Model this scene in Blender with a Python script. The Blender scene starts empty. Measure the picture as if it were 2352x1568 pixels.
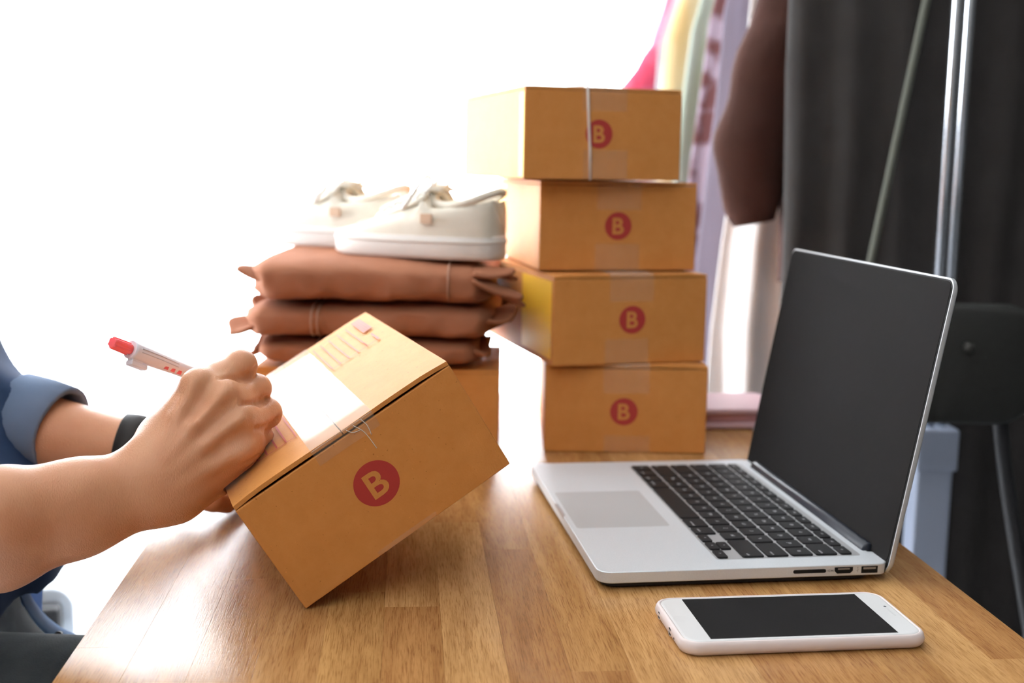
import bpy, math, random
import numpy as np
from mathutils import Vector, Matrix
random.seed(7); rng = np.random.default_rng(7)
C = bpy.context.scene.collection
R = math.radians
# ------------------------------------------------------------------ camera, sky, exposure (heights are measured from the table top, floor at -0.74)
H0, PIT, ROLL, FPX = 0.29780, 0.146364, 0.015828, 2746.85
FLOOR = -0.74
sc = bpy.context.scene
cd = bpy.data.cameras.new('camera'); cam = bpy.data.objects.new('camera', cd); C.objects.link(cam); sc.camera = cam
cd.sensor_width = 36; cd.lens = FPX / 2352 * 36; cd.clip_start = 0.02
cd.dof.use_dof = True; cd.dof.focus_distance = 0.80; cd.dof.aperture_fstop = 5.6
r0 = Vector((1, 0, 0)); u0 = Vector((0, math.sin(PIT), math.cos(PIT)))
cr, sr = math.cos(ROLL), math.sin(ROLL)
rt = r0 * cr + u0 * sr; up = -r0 * sr + u0 * cr; bk = rt.cross(up)
cam.matrix_world = Matrix(((rt.x, up.x, bk.x, 0), (rt.y, up.y, bk.y, 0), (rt.z, up.z, bk.z, H0), (0, 0, 0, 1)))
w = bpy.data.worlds.new('sky'); sc.world = w; w.use_nodes = True
w.node_tree.nodes['Background'].inputs[0].default_value = (0.93, 0.97, 1.0, 1)
w.node_tree.nodes['Background'].inputs[1].default_value = 22.0
sc.view_settings.view_transform = 'Standard'; sc.view_settings.look = 'None'
sc.view_settings.exposure = 0.0; sc.view_settings.gamma = 1.0; sc.view_settings.use_curve_mapping = False
sc.cycles.use_denoising = True; sc.cycles.max_bounces = 8; sc.cycles.transparent_max_bounces = 12
sc.cycles.sample_clamp_indirect = 6.0
def area(name, loc, aim, sx, sy, power, col=(1, 1, 1), portal=False):
    l = bpy.data.lights.new(name, 'AREA'); l.shape = 'RECTANGLE'; l.size = sx; l.size_y = sy; l.energy = power; l.color = col
    o = bpy.data.objects.new(name, l); C.objects.link(o); o.location = loc
    o.rotation_euler = (Vector(aim) - Vector(loc)).to_track_quat('-Z', 'Y').to_euler()
    if portal: l.cycles.is_portal = True
    return o
area('added_fill_light', (-0.5, -0.7, 1.75), (0.0, 0.9, 0), 1.6, 1.0, 16, (1.0, 0.96, 0.90))  # unseen fill lamp added behind the camera to brighten camera-facing sides
area('added_window_daylight', (-2.85, 2.0, 0.45), (0, 2.0, 0.45), 1.4, 2.3, 1, portal=True)  # portal for the added side window
area('window_daylight', (-1.05, 3.3, 0.55), (-1.05, 0, 0.55), 2.9, 2.6, 1, portal=True)

# ------------------------------------------------------------------ materials
MATS = {}
def mat(name, col=(.8, .8, .8), rough=.5, metal=0., spec=.5, **k):
    if name in MATS: return MATS[name]
    m = bpy.data.materials.new(name); m.use_nodes = True
    b = m.node_tree.nodes['Principled BSDF']
    b.inputs['Base Color'].default_value = (*col, 1); b.inputs['Roughness'].default_value = rough
    b.inputs['Metallic'].default_value = metal; b.inputs['Specular IOR Level'].default_value = spec
    for a, v in k.items():
        b.inputs[a.replace('_', ' ')].default_value = v
    MATS[name] = m; return m
class NT:
    def __init__(s, m): s.t = m.node_tree; s.b = s.t.nodes['Principled BSDF']
    def n(s, ty, **k):
        x = s.t.nodes.new(ty)
        for a, v in k.items():
            if a.startswith('i_'): x.inputs[a[2:].replace('_', ' ')].default_value = v
            else: setattr(x, a, v)
        return x
    def l(s, a, b): s.t.links.new(a, b)
def noise_mat(name, c1, c2, scale=20, rough=.7, bump=.2, bscale=200, stretch=(1, 1, 1), dist=.001, lo=.35, hi=.65, detail=4, **k):
    if name in MATS: return MATS[name]
    m = mat(name, c1, rough, **k); t = NT(m)
    tc = t.n('ShaderNodeTexCoord'); mp = t.n('ShaderNodeMapping'); mp.inputs['Scale'].default_value = stretch
    t.l(tc.outputs['Object'], mp.inputs['Vector'])
    a = t.n('ShaderNodeTexNoise', i_Scale=scale, i_Detail=detail); t.l(mp.outputs[0], a.inputs['Vector'])
    rp = t.n('ShaderNodeValToRGB'); rp.color_ramp.elements[0].position = lo; rp.color_ramp.elements[1].position = hi
    rp.color_ramp.elements[0].color = (*c1, 1); rp.color_ramp.elements[1].color = (*c2, 1)
    t.l(a.outputs[0], rp.inputs[0]); t.l(rp.outputs[0], t.b.inputs['Base Color'])
    if bump:
        q = t.n('ShaderNodeTexNoise', i_Scale=bscale, i_Detail=3); t.l(mp.outputs[0], q.inputs['Vector'])
        bp = t.n('ShaderNodeBump', i_Strength=bump, i_Distance=dist); t.l(q.outputs[0], bp.inputs['Height']); t.l(bp.outputs[0], t.b.inputs['Normal'])
    return m
def cardboard(name, c1, c2):
    if name in MATS: return MATS[name]
    m = mat(name, c1, .62, spec=.25); t = NT(m)
    tc = t.n('ShaderNodeTexCoord')
    a = t.n('ShaderNodeTexNoise', i_Scale=55, i_Detail=8, i_Roughness=.75); t.l(tc.outputs['Object'], a.inputs['Vector'])
    rp = t.n('ShaderNodeValToRGB'); rp.color_ramp.elements[0].position = .3; rp.color_ramp.elements[1].position = .7
    rp.color_ramp.elements[0].color = (*c1, 1); rp.color_ramp.elements[1].color = (*c2, 1); t.l(a.outputs[0], rp.inputs[0])
    s = t.n('ShaderNodeTexNoise', i_Scale=420, i_Detail=2); t.l(tc.outputs['Object'], s.inputs['Vector'])
    r2 = t.n('ShaderNodeValToRGB'); e = r2.color_ramp.elements; e[0].position = .25; e[0].color = (.62, .55, .5, 1); e[1].position = .32; e[1].color = (1, 1, 1, 1)
    x = e.new(.72); x.color = (1, 1, 1, 1); x = e.new(.80); x.color = (1.3, 1.25, 1.2, 1)
    t.l(s.outputs[0], r2.inputs[0])
    mx = t.n('ShaderNodeMixRGB', blend_type='MULTIPLY'); mx.inputs[0].default_value = 1; t.l(rp.outputs[0], mx.inputs[1]); t.l(r2.outputs[0], mx.inputs[2])
    t.l(mx.outputs[0], t.b.inputs['Base Color'])
    q = t.n('ShaderNodeTexNoise', i_Scale=700, i_Detail=3); t.l(tc.outputs['Object'], q.inputs['Vector'])
    bp = t.n('ShaderNodeBump', i_Strength=.25, i_Distance=.0004); t.l(q.outputs[0], bp.inputs['Height']); t.l(bp.outputs[0], t.b.inputs['Normal'])
    return m
M_card = cardboard('kraft_cardboard', (.60, .245, .060), (.66, .285, .078))
M_card_in = mat('cardboard_edge', (.33, .17, .07), .8)
def wood():
    m = mat('oak_staves', (.6, .38, .18), .3, spec=.30); t = NT(m)
    ge = t.n('ShaderNodeTexCoord'); oi = t.n('ShaderNodeObjectInfo')
    sx = t.n('ShaderNodeVectorMath', operation='SCALE'); cx = t.n('ShaderNodeCombineXYZ')
    for i in range(3): t.l(oi.outputs['Random'], cx.inputs[i])
    t.l(cx.outputs[0], sx.inputs[0]); sx.inputs['Scale'].default_value = 37
    ad = t.n('ShaderNodeVectorMath', operation='ADD'); t.l(ge.outputs['Object'], ad.inputs[0]); t.l(sx.outputs[0], ad.inputs[1])
    def ns(scale, st, detail=5, rough=.6, dist=0.):
        mp = t.n('ShaderNodeMapping'); mp.inputs['Scale'].default_value = st; t.l(ad.outputs[0], mp.inputs['Vector'])
        x = t.n('ShaderNodeTexNoise', i_Scale=scale, i_Detail=detail, i_Roughness=rough, i_Distortion=dist); t.l(mp.outputs[0], x.inputs['Vector']); return x
    base = t.n('ShaderNodeValToRGB'); e = base.color_ramp.elements
    e[0].position = 0; e[0].color = (.36, .17, .055, 1); e[1].position = 1; e[1].color = (.60, .345, .135, 1)
    for p, c in ((.25, (.51, .28, .10, 1)), (.5, (.45, .225, .08, 1)), (.75, (.54, .30, .115, 1))):
        x = e.new(p); x.color = c
    t.l(oi.outputs['Random'], base.inputs[0])
    g = ns(1, (60, 5, 60), 6, .65, .6); r = t.n('ShaderNodeValToRGB'); r.color_ramp.elements[0].position = .3; r.color_ramp.elements[0].color = (.70, .62, .55, 1)
    r.color_ramp.elements[1].position = .62; r.color_ramp.elements[1].color = (1.08, 1.08, 1.08, 1); t.l(g.outputs[0], r.inputs[0])
    m1 = t.n('ShaderNodeMixRGB', blend_type='MULTIPLY'); m1.inputs[0].default_value = 1; t.l(base.outputs[0], m1.inputs[1]); t.l(r.outputs[0], m1.inputs[2])
    f = ns(1, (1500, 55, 1500), 3, .6, .5); r = t.n('ShaderNodeValToRGB'); r.color_ramp.elements[0].position = .34; r.color_ramp.elements[0].color = (.50, .40, .33, 1)
    r.color_ramp.elements[1].position = .52; r.color_ramp.elements[1].color = (1, 1, 1, 1); t.l(f.outputs[0], r.inputs[0])
    m2 = t.n('ShaderNodeMixRGB', blend_type='MULTIPLY'); m2.inputs[0].default_value = .75; t.l(m1.outputs[0], m2.inputs[1]); t.l(r.outputs[0], m2.inputs[2])
    k = ns(1, (45, 14, 45), 2, .5, 0); r = t.n('ShaderNodeValToRGB'); r.color_ramp.elements[0].position = .22; r.color_ramp.elements[0].color = (.25, .17, .12, 1)
    r.color_ramp.elements[1].position = .26; r.color_ramp.elements[1].color = (1, 1, 1, 1); t.l(k.outputs[0], r.inputs[0])
    m3 = t.n('ShaderNodeMixRGB', blend_type='MULTIPLY'); m3.inputs[0].default_value = .8; t.l(m2.outputs[0], m3.inputs[1]); t.l(r.outputs[0], m3.inputs[2])
    t.l(m3.outputs[0], t.b.inputs['Base Color'])
    bp = t.n('ShaderNodeBump', i_Strength=.25, i_Distance=.0005); t.l(f.outputs[0], bp.inputs['Height']); t.l(bp.outputs[0], t.b.inputs['Normal'])
    rr = t.n('ShaderNodeMapRange'); rr.inputs['To Min'].default_value = .17; rr.inputs['To Max'].default_value = .27; t.l(g.outputs[0], rr.inputs[0]); t.l(rr.outputs[0], t.b.inputs['Roughness'])
    return m
M_wood = wood()
def skin_mat(name, c):
    m = mat(name, c, .42, spec=.4); t = NT(m)
    t.b.inputs['Subsurface Weight'].default_value = .12; t.b.inputs['Subsurface Radius'].default_value = (.9, .35, .2); t.b.inputs['Subsurface Scale'].default_value = .006
    tc = t.n('ShaderNodeTexCoord')
    a = t.n('ShaderNodeTexNoise', i_Scale=28, i_Detail=5); t.l(tc.outputs['Object'], a.inputs['Vector'])
    rp = t.n('ShaderNodeValToRGB'); rp.color_ramp.elements[0].position = .3; rp.color_ramp.elements[1].position = .7
    rp.color_ramp.elements[0].color = (c[0] * .9, c[1] * .8, c[2] * .75, 1); rp.color_ramp.elements[1].color = (*c, 1)
    t.l(a.outputs[0], rp.inputs[0]); t.l(rp.outputs[0], t.b.inputs['Base Color'])
    v = t.n('ShaderNodeTexVoronoi', i_Scale=750); mp = t.n('ShaderNodeMapping'); mp.inputs['Rotation'].default_value = (0, R(25), 0); mp.inputs['Scale'].default_value = (1.6, 1, .7)
    t.l(tc.outputs['Object'], mp.inputs[0]); t.l(mp.outputs[0], v.inputs['Vector'])
    q = t.n('ShaderNodeTexNoise', i_Scale=160, i_Detail=4); t.l(mp.outputs[0], q.inputs['Vector'])
    ad = t.n('ShaderNodeMath', operation='ADD'); t.l(v.outputs['Distance'], ad.inputs[0]); t.l(q.outputs[0], ad.inputs[1])
    bp = t.n('ShaderNodeBump', i_Strength=.35, i_Distance=.0005); t.l(ad.outputs[0], bp.inputs['Height']); t.l(bp.outputs[0], t.b.inputs['Normal'])
    return m
M_skin = skin_mat('skin', (.67, .345, .195))
M_red = mat('red_print', (.42, .035, .03), .6)
M_redline = mat('red_ink_lines', (.50, .09, .06), .6)
M_alu = noise_mat('brushed_aluminium', (.70, .73, .76), (.74, .77, .80), 900, .42, .03, 2000, metal=.35)
M_alu2 = mat('trackpad_aluminium', (.56, .57, .58), .42, .35)
M_black = mat('black_keycap', (.016, .016, .017), .5, spec=.12)
M_screen = mat('black_display', (.026, .025, .025), .6, spec=.0)
M_dark = mat('dark_plastic', (.02, .021, .024), .5, spec=.3)
M_hinge = mat('hinge_plastic', (.018, .022, .032), .34, spec=.3)
M_white = mat('white_gloss', (.80, .80, .80), .2)
M_case = mat('pale_pink_silicone', (.80, .70, .68), .45, Subsurface_Weight=.0)
M_legend = mat('key_legend', (.75, .75, .78), .6)
M_hole = mat('port_hole', (.012, .012, .013), .6, spec=.2)
M_steel = mat('chrome_tube', (.70, .74, .80), .22, .9)
M_wplast = mat('blue_white_plastic', (.42, .48, .62), .5)

# ------------------------------------------------------------------ helpers
def tag(o, label=None, cat=None, group=None, kind=None):
    if label: o['label'] = label
    if cat: o['category'] = cat
    if group: o['group'] = group
    if kind: o['kind'] = kind
    return o
def empty(name, loc=(0, 0, 0), rz=0, **k):
    o = bpy.data.objects.new(name, None); C.objects.link(o); o.location = loc; o.rotation_euler = (0, 0, rz); o.empty_display_size = .02
    return tag(o, **k)
def obj(name, vf, m=None, parent=None, smooth=False, bevel=0, seg=2, sub=0, autos=None):
    v, f = vf
    me = bpy.data.meshes.new(name); me.from_pydata([tuple(map(float, a)) for a in v], [], [tuple(map(int, a)) for a in f]); me.update()
    if m: me.materials.append(m)
    if smooth: me.polygons.foreach_set('use_smooth', [True] * len(me.polygons))
    o = bpy.data.objects.new(name, me); C.objects.link(o)
    if parent: o.parent = parent
    if bevel:
        b = o.modifiers.new('bevel', 'BEVEL'); b.width = bevel; b.segments = seg; b.limit_method = 'ANGLE'; b.angle_limit = R(40)
        me.polygons.foreach_set('use_smooth', [True] * len(me.polygons)); b.harden_normals = True
    if sub:
        s = o.modifiers.new('sub', 'SUBSURF'); s.levels = s.render_levels = sub
    return o
def box(x0, x1, y0, y1, z0, z1):
    v = [(x, y, z) for z in (z0, z1) for x, y in ((x0, y0), (x1, y0), (x1, y1), (x0, y1))]
    return v, [(3, 2, 1, 0), (4, 5, 6, 7), (0, 1, 5, 4), (1, 2, 6, 5), (2, 3, 7, 6), (3, 0, 4, 7)]
def join(*vfs):
    V, F = [], []
    for v, f in vfs:
        o = len(V); V += list(v); F += [tuple(i + o for i in a) for a in f]
    return V, F
def prism(poly, z0, z1):
    n = len(poly); v = [(x, y, z0) for x, y in poly] + [(x, y, z1) for x, y in poly]
    return v, [tuple(range(n))[::-1], tuple(range(n, 2 * n))] + [(i, (i + 1) % n, n + (i + 1) % n, n + i) for i in range(n)]
def rrect(x0, x1, y0, y1, r, n=8):
    p = []
    for cx, cy, a in ((x1 - r, y0 + r, -90), (x1 - r, y1 - r, 0), (x0 + r, y1 - r, 90), (x0 + r, y0 + r, 180)):
        for i in range(n + 1):
            t = R(a + 90 * i / n); p.append((cx + r * math.cos(t), cy + r * math.sin(t)))
    return p
def loft(rings, cap=True, closed=False):
    n = len(rings[0]); V = [p for r in rings for p in r]; F = []
    m = len(rings)
    for i in range(m - 1 + (1 if closed else 0)):
        a, b = i * n, ((i + 1) % m) * n
        for j in range(n): F.append((a + j, a + (j + 1) % n, b + (j + 1) % n, b + j))
    if cap and not closed:
        F.append(tuple(range(n))[::-1]); F.append(tuple(range((m - 1) * n, m * n)))
    return V, F
def tube(pts, rad, n=12, cap=True):
    pts = [Vector(p) for p in pts]; rings = []
    rad = rad if hasattr(rad, '__len__') else [rad] * len(pts)
    ref = None
    for i, p in enumerate(pts):
        d = (pts[min(i + 1, len(pts) - 1)] - pts[max(i - 1, 0)]).normalized()
        if ref is None: ref = Vector((0, 0, 1)) if abs(d.z) < .9 else Vector((1, 0, 0))
        a = (ref - d * ref.dot(d)).normalized(); ref = a; b = d.cross(a)
        rings.append([p + (a * math.cos(2 * math.pi * j / n) + b * math.sin(2 * math.pi * j / n)) * rad[i] for j in range(n)])
    return loft(rings, cap)
def spline(P, n=8):
    P = [Vector(p) for p in P]; out = []
    for i in range(len(P) - 1):
        p0, p1, p2, p3 = P[max(i - 1, 0)], P[i], P[i + 1], P[min(i + 2, len(P) - 1)]
        for k in range(n):
            t = k / n
            out.append(.5 * ((2 * p1) + (p2 - p0) * t + (2 * p0 - 5 * p1 + 4 * p2 - p3) * t * t + (3 * p1 - p0 - 3 * p2 + p3) * t ** 3))
    return out + [P[-1]]
def xf(vf, M):
    return [M @ Vector(p) for p in vf[0]], vf[1]
def text_mesh(s, size, offset=0, extrude=.0):
    c = bpy.data.curves.new('txt', 'FONT'); c.body = s; c.size = size; c.align_x = 'CENTER'; c.align_y = 'CENTER'; c.offset = offset; c.extrude = extrude
    c.resolution_u = 4
    o = bpy.data.objects.new('txt', c); C.objects.link(o)
    dg = bpy.context.evaluated_depsgraph_get(); me = bpy.data.meshes.new_from_object(o.evaluated_get(dg))
    v = [tuple(a.co) for a in me.vertices]; f = [tuple(p.vertices) for p in me.polygons]
    bpy.data.objects.remove(o); bpy.data.curves.remove(c); bpy.data.meshes.remove(me)
    return v, f
def fbm(x, y, s=1.0, seed=0.0):
    r = 0; a = 1
    for i in range(4):
        r += a * math.sin(x * s * (1.7 ** i) * 1.3 + seed + i * 2.1 + 1.7 * math.sin(y * s * 1.1 * 1.6 ** i + i)) * math.cos(y * s * 1.6 ** i + seed * 1.7 + i); a *= .55
    return r / 2

# surface from a distance field on a rectilinear grid (naive surface nets)
def surfnet(F, X, Y, Z):
    S = F < 0; nx, ny, nz = F.shape
    c = [S[i:nx - 1 + i, j:ny - 1 + j, k:nz - 1 + k] for i in (0, 1) for j in (0, 1) for k in (0, 1)]
    anyc = np.logical_or.reduce(c); allc = np.logical_and.reduce(c); act = anyc & ~allc
    idx = -np.ones(act.shape, int); I = np.argwhere(act); idx[act] = np.arange(len(I))
    P = np.zeros((len(I), 3)); N = np.zeros(len(I))
    i, j, k = I.T; G = [X, Y, Z]
    off = [(0, 0, 0), (1, 0, 0), (0, 1, 0), (0, 0, 1), (1, 1, 0), (1, 0, 1), (0, 1, 1), (1, 1, 1)]
    for a in off:
        for ax in range(3):
            if a[ax]: continue
            b = list(a); b[ax] = 1
            fa = F[i + a[0], j + a[1], k + a[2]]; fb = F[i + b[0], j + b[1], k + b[2]]
            m = (fa < 0) != (fb < 0); t = np.where(m, fa / np.where(fa == fb, 1, fa - fb), 0)
            pa = np.stack([X[i + a[0]], Y[j + a[1]], Z[k + a[2]]], 1); pb = np.stack([X[i + b[0]], Y[j + b[1]], Z[k + b[2]]], 1)
            P += np.where(m[:, None], pa + (pb - pa) * t[:, None], 0); N += m
    P /= N[:, None]; faces = []
    for ax in range(3):
        sl0 = [slice(1, -1)] * 3; sl0[ax] = slice(0, -1); sl1 = [slice(1, -1)] * 3; sl1[ax] = slice(1, None)
        a = S[tuple(sl0)]; b = S[tuple(sl1)]; o1, o2 = [q for q in range(3) if q != ax]
        for flag, rev in ((a & ~b, 0), (~a & b, 1)):
            e = np.argwhere(flag); e[:, o1] += 1; e[:, o2] += 1
            def vid(d1, d2):
                q = e.copy(); q[:, o1] -= d1; q[:, o2] -= d2; return idx[q[:, 0], q[:, 1], q[:, 2]]
            quad = np.stack([vid(1, 1), vid(0, 1), vid(0, 0), vid(1, 0)], 1)
            if (rev == 1) != (ax == 1): quad = quad[:, ::-1]
            faces.append(quad)
    return P, np.concatenate(faces)
class Field:
    def __init__(s, X, Y, Z): s.X, s.Y, s.Z = map(np.asarray, (X, Y, Z)); s.F = np.full((len(X), len(Y), len(Z)), 9., np.float32)
    def sub(s, lo, hi):
        r = []
        for a, l, h in zip((s.X, s.Y, s.Z), lo, hi):
            i0 = max(np.searchsorted(a, l) - 1, 0); i1 = min(np.searchsorted(a, h) + 1, len(a)); r.append(slice(i0, max(i1, i0)))
        return tuple(r)
    def prim(s, fn, lo, hi, k, op='u'):
        sl = s.sub(lo, hi)
        if any(q.stop <= q.start for q in sl): return
        g = np.meshgrid(s.X[sl[0]], s.Y[sl[1]], s.Z[sl[2]], indexing='ij'); d = fn(*g)
        F = s.F[sl]
        if op == 'u':
            h = np.clip(.5 + .5 * (F - d) / k, 0, 1); s.F[sl] = F * (1 - h) + d * h - k * h * (1 - h)
        else:
            h = np.clip(.5 - .5 * (F + d) / k, 0, 1); s.F[sl] = F * (1 - h) - d * h + k * h * (1 - h)
    def cone(s, a, b, ra, rb, k=.008, op='u'):
        a = np.array(a, float); b = np.array(b, float); m = max(ra, rb) + k * 1.5 + .012
        def fn(x, y, z):
            ab = b - a; px, py, pz = x - a[0], y - a[1], z - a[2]
            t = np.clip((px * ab[0] + py * ab[1] + pz * ab[2]) / (ab @ ab + 1e-12), 0, 1)
            return np.sqrt((px - ab[0] * t) ** 2 + (py - ab[1] * t) ** 2 + (pz - ab[2] * t) ** 2) - (ra + (rb - ra) * t)
        s.prim(fn, np.minimum(a, b) - m, np.maximum(a, b) + m, k, op)
    def ell(s, c, r, k=.01, op='u', M=None):
        c = np.array(c, float); r = np.array(r, float); m = r.max() + k * 1.5 + .012
        def fn(x, y, z):
            q = [x - c[0], y - c[1], z - c[2]]
            if M is not None: q = [sum(M[i][j] * q[i] for i in range(3)) for j in range(3)]
            l = np.sqrt((q[0] / r[0]) ** 2 + (q[1] / r[1]) ** 2 + (q[2] / r[2]) ** 2)
            l2 = np.sqrt((q[0] / r[0] ** 2) ** 2 + (q[1] / r[1] ** 2) ** 2 + (q[2] / r[2] ** 2) ** 2) + 1e-9
            return l * (l - 1) / l2
        s.prim(fn, c - m, c + m, k, op)
    def union(s, o, k):
        h = np.clip(.5 + .5 * (s.F - o.F) / k, 0, 1); s.F = s.F * (1 - h) + o.F * h - k * h * (1 - h)
    def build(s, name, m, parent=None, smooth_it=2):
        P, Q = surfnet(s.F, s.X, s.Y, s.Z)
        me = bpy.data.meshes.new(name); me.vertices.add(len(P)); me.vertices.foreach_set('co', P.astype(np.float32).ravel())
        me.loops.add(len(Q) * 4); me.loops.foreach_set('vertex_index', Q.astype(np.int32).ravel())
        me.polygons.add(len(Q)); me.polygons.foreach_set('loop_start', np.arange(0, len(Q) * 4, 4, dtype=np.int32))
        me.update(calc_edges=True); me.validate(); me.polygons.foreach_set('use_smooth', np.ones(len(me.polygons), bool)); me.materials.append(m)
        o = bpy.data.objects.new(name, me); C.objects.link(o)
        if parent: o.parent = parent
        if smooth_it:
            q = o.modifiers.new('smooth', 'SMOOTH'); q.factor = .5; q.iterations = smooth_it
        return o
def px(x, y, Y):      # a point at depth Y, read off the photograph's frame once while measuring
    a = (x - 1176) / FPX; b = (784 - y) / FPX
    a, b = cr * a - sr * b, sr * a + cr * b
    cp, sp = math.cos(PIT), math.sin(PIT)
    d = Vector((a, cp + b * sp, -sp + b * cp)); return Vector((0, 0, H0)) + d * (Y / d.y)

# ------------------------------------------------------------------ the room
XL, XR, YB, YF, CE = -2.7, 1.15, 3.15, -1.7, 1.86
def struct(name, vf, m, **k): return tag(obj(name, vf, m, **k), kind='structure')
struct('floor', box(XL - .1, XR + .1, YF - .1, YB + .1, FLOOR - .06, FLOOR), noise_mat('pale_floor', (.48, .49, .52), (.54, .55, .58), 3, .35, .05, 60))
struct('ceiling', box(XL - .1, XR + .1, YF - .1, YB + .1, CE, CE + .06), mat('ceiling_white', (.8, .8, .78), .9))
M_darkwall = noise_mat('near_black_wall', (.05, .05, .05), (.055, .055, .055), 4, .9, .05, 90, spec=.1)
M_wallw = mat('white_wall_paint', (.62, .61, .60), .9)
struct('wall_right', box(XR, XR + .1, YF, YB, FLOOR, CE), M_darkwall)
SY0, SY1 = 1.30, 2.70  # opening in the left wall for the added side window
struct('wall_left', join(box(XL - .1, XL, YF, SY0, FLOOR, CE), box(XL - .1, XL, SY1, YB, FLOOR, CE), box(XL - .1, XL, SY0, SY1, 1.60, CE), box(XL - .1, XL, SY0, SY1, FLOOR, -.70)), M_wallw)
struct('wall_front', box(XL, XR, YF - .1, YF, FLOOR, CE), mat('dark_beige_wall', (.22, .20, .18), .9))
WX0, WX1, WZ0, WZ1 = -2.5, .40, -.70, 1.60
struct('wall_back', join(box(XL, WX0, YB, YB + .1, FLOOR, CE), box(WX0, WX1, YB, YB + .1, WZ1, CE), box(WX0, WX1, YB, YB + .1, FLOOR, WZ0)), M_wallw)
struct('wall_back_right', box(WX1, XR, YB - .02, YB + .1, FLOOR, CE), M_darkwall)
def glass():
    m = bpy.data.materials.new('window_glass'); m.use_nodes = True; nt = m.node_tree; nt.nodes.clear()
    o = nt.nodes.new('ShaderNodeOutputMaterial'); mx = nt.nodes.new('ShaderNodeMixShader'); a = nt.nodes.new('ShaderNodeBsdfTransparent'); b = nt.nodes.new('ShaderNodeBsdfGlossy')
    b.inputs['Roughness'].default_value = .02; mx.inputs[0].default_value = .06
    nt.links.new(a.outputs[0], mx.inputs[1]); nt.links.new(b.outputs[0], mx.inputs[2]); nt.links.new(mx.outputs[0], o.inputs[0]); return m
M_glass = glass()
def sheer():
    m = bpy.data.materials.new('sheer_curtain'); m.use_nodes = True; nt = m.node_tree; nt.nodes.clear()
    o = nt.nodes.new('ShaderNodeOutputMaterial'); mx = nt.nodes.new('ShaderNodeMixShader'); a = nt.nodes.new('ShaderNodeBsdfTransparent'); b = nt.nodes.new('ShaderNodeBsdfTranslucent')
    a.inputs[0].default_value = (1, 1, 1, 1); b.inputs[0].default_value = (.95, .95, .97, 1); mx.inputs[0].default_value = .45
    nt.links.new(a.outputs[0], mx.inputs[1]); nt.links.new(b.outputs[0], mx.inputs[2]); nt.links.new(mx.outputs[0], o.inputs[0]); return m
M_sheer = sheer()
wf = mat('white_window_frame', (.8, .8, .8), .5)
win = empty('window_1', ((WX0 + WX1) / 2, YB, WZ0), kind='structure'); win['kind'] = 'structure'
def wl(vf): return xf(vf, Matrix.Translation((-(WX0 + WX1) / 2, -YB, -WZ0)))
fr = [box(WX0, WX1, YB + .02, YB + .08, WZ1 - .05, WZ1), box(WX0, WX1, YB + .02, YB + .08, WZ0, WZ0 + .05)]
for i in range(5):
    x = WX0 + (WX1 - WX0 - .05) * i / 4; obj('window_mullion', wl(box(x, x + .05, YB + .02, YB + .08, WZ0 + .05, WZ1 - .05)), wf, win, bevel=.004)
    if i < 4: obj('glass_pane', wl(box(x + .05, x + (WX1 - WX0 - .05) / 4, YB + .045, YB + .051, WZ0 + .05, WZ1 - .05)), M_glass, win)
for f in fr: obj('window_rail', wl(f), wf, win, bevel=.004)
def curtain(x0, x1, Y, z0, z1, seed, amp=.035):
    n = int((x1 - x0) / .012); V = []; F = []
    for i in range(n + 1):
        x = x0 + (x1 - x0) * i / n
        for j, z in enumerate(np.linspace(z0, z1, 5)):
            V.append((x, Y + amp * math.sin(x * 42 + seed + .6 * math.sin(x * 9 + z)) * (1 - .25 * j / 4) + .01 * math.sin(x * 101 + seed), z))
    for i in range(n):
        for j in range(4): a = i * 5 + j; F.append((a, a + 5, a + 6, a + 1))
    return V, F
w2 = empty('added_side_window', (XL - .06, (SY0 + SY1) / 2, -.70), kind='structure')  # unseen window, added to brighten the left faces of boxes and shoes
def wl2(vf): return xf(vf, Matrix.Translation((-(XL - .06), -(SY0 + SY1) / 2, .70)))
for i in range(3):
    y = SY0 + (SY1 - SY0 - .05) * i / 2; obj('window_mullion', wl2(box(XL - .09, XL - .03, y, y + .05, -.65, 1.55)), wf, w2, bevel=.004)
    if i < 2: obj('glass_pane', wl2(box(XL - .063, XL - .057, y + .05, y + (SY1 - SY0 - .05) / 2, -.65, 1.55)), M_glass, w2)
for a, b in ((-.70, -.65), (1.55, 1.60)): obj('window_rail', wl2(box(XL - .09, XL - .03, SY0, SY1, a, b)), wf, w2, bevel=.004)
for i, (a, b, lab) in enumerate(((-2.65, -1.1, 'sheer white floor length curtain on the far left of the bright window'), (-1.06, .36, 'sheer white floor length curtain behind the shoes and the stacked boxes'))):
    t = empty('sheer_curtain', ((a + b) / 2, YB - .12, FLOOR + .02), label=lab, cat='curtain')
    c = obj('curtain_cloth', xf(curtain(a, b, YB - .12, FLOOR + .02, CE - .06, i * 2.1), Matrix.Translation((-(a + b) / 2, -(YB - .12), -FLOOR - .02))), M_sheer, t, smooth=True)
    so = c.modifiers.new('thick', 'SOLIDIFY'); so.thickness = .0006
tag(obj('curtain_rail', tube([(-2.66, YB - .12, CE - .04), (.38, YB - .12, CE - .04)], .012), wf, smooth=True), 'white rail above the sheer curtains', 'curtain rail')

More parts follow.
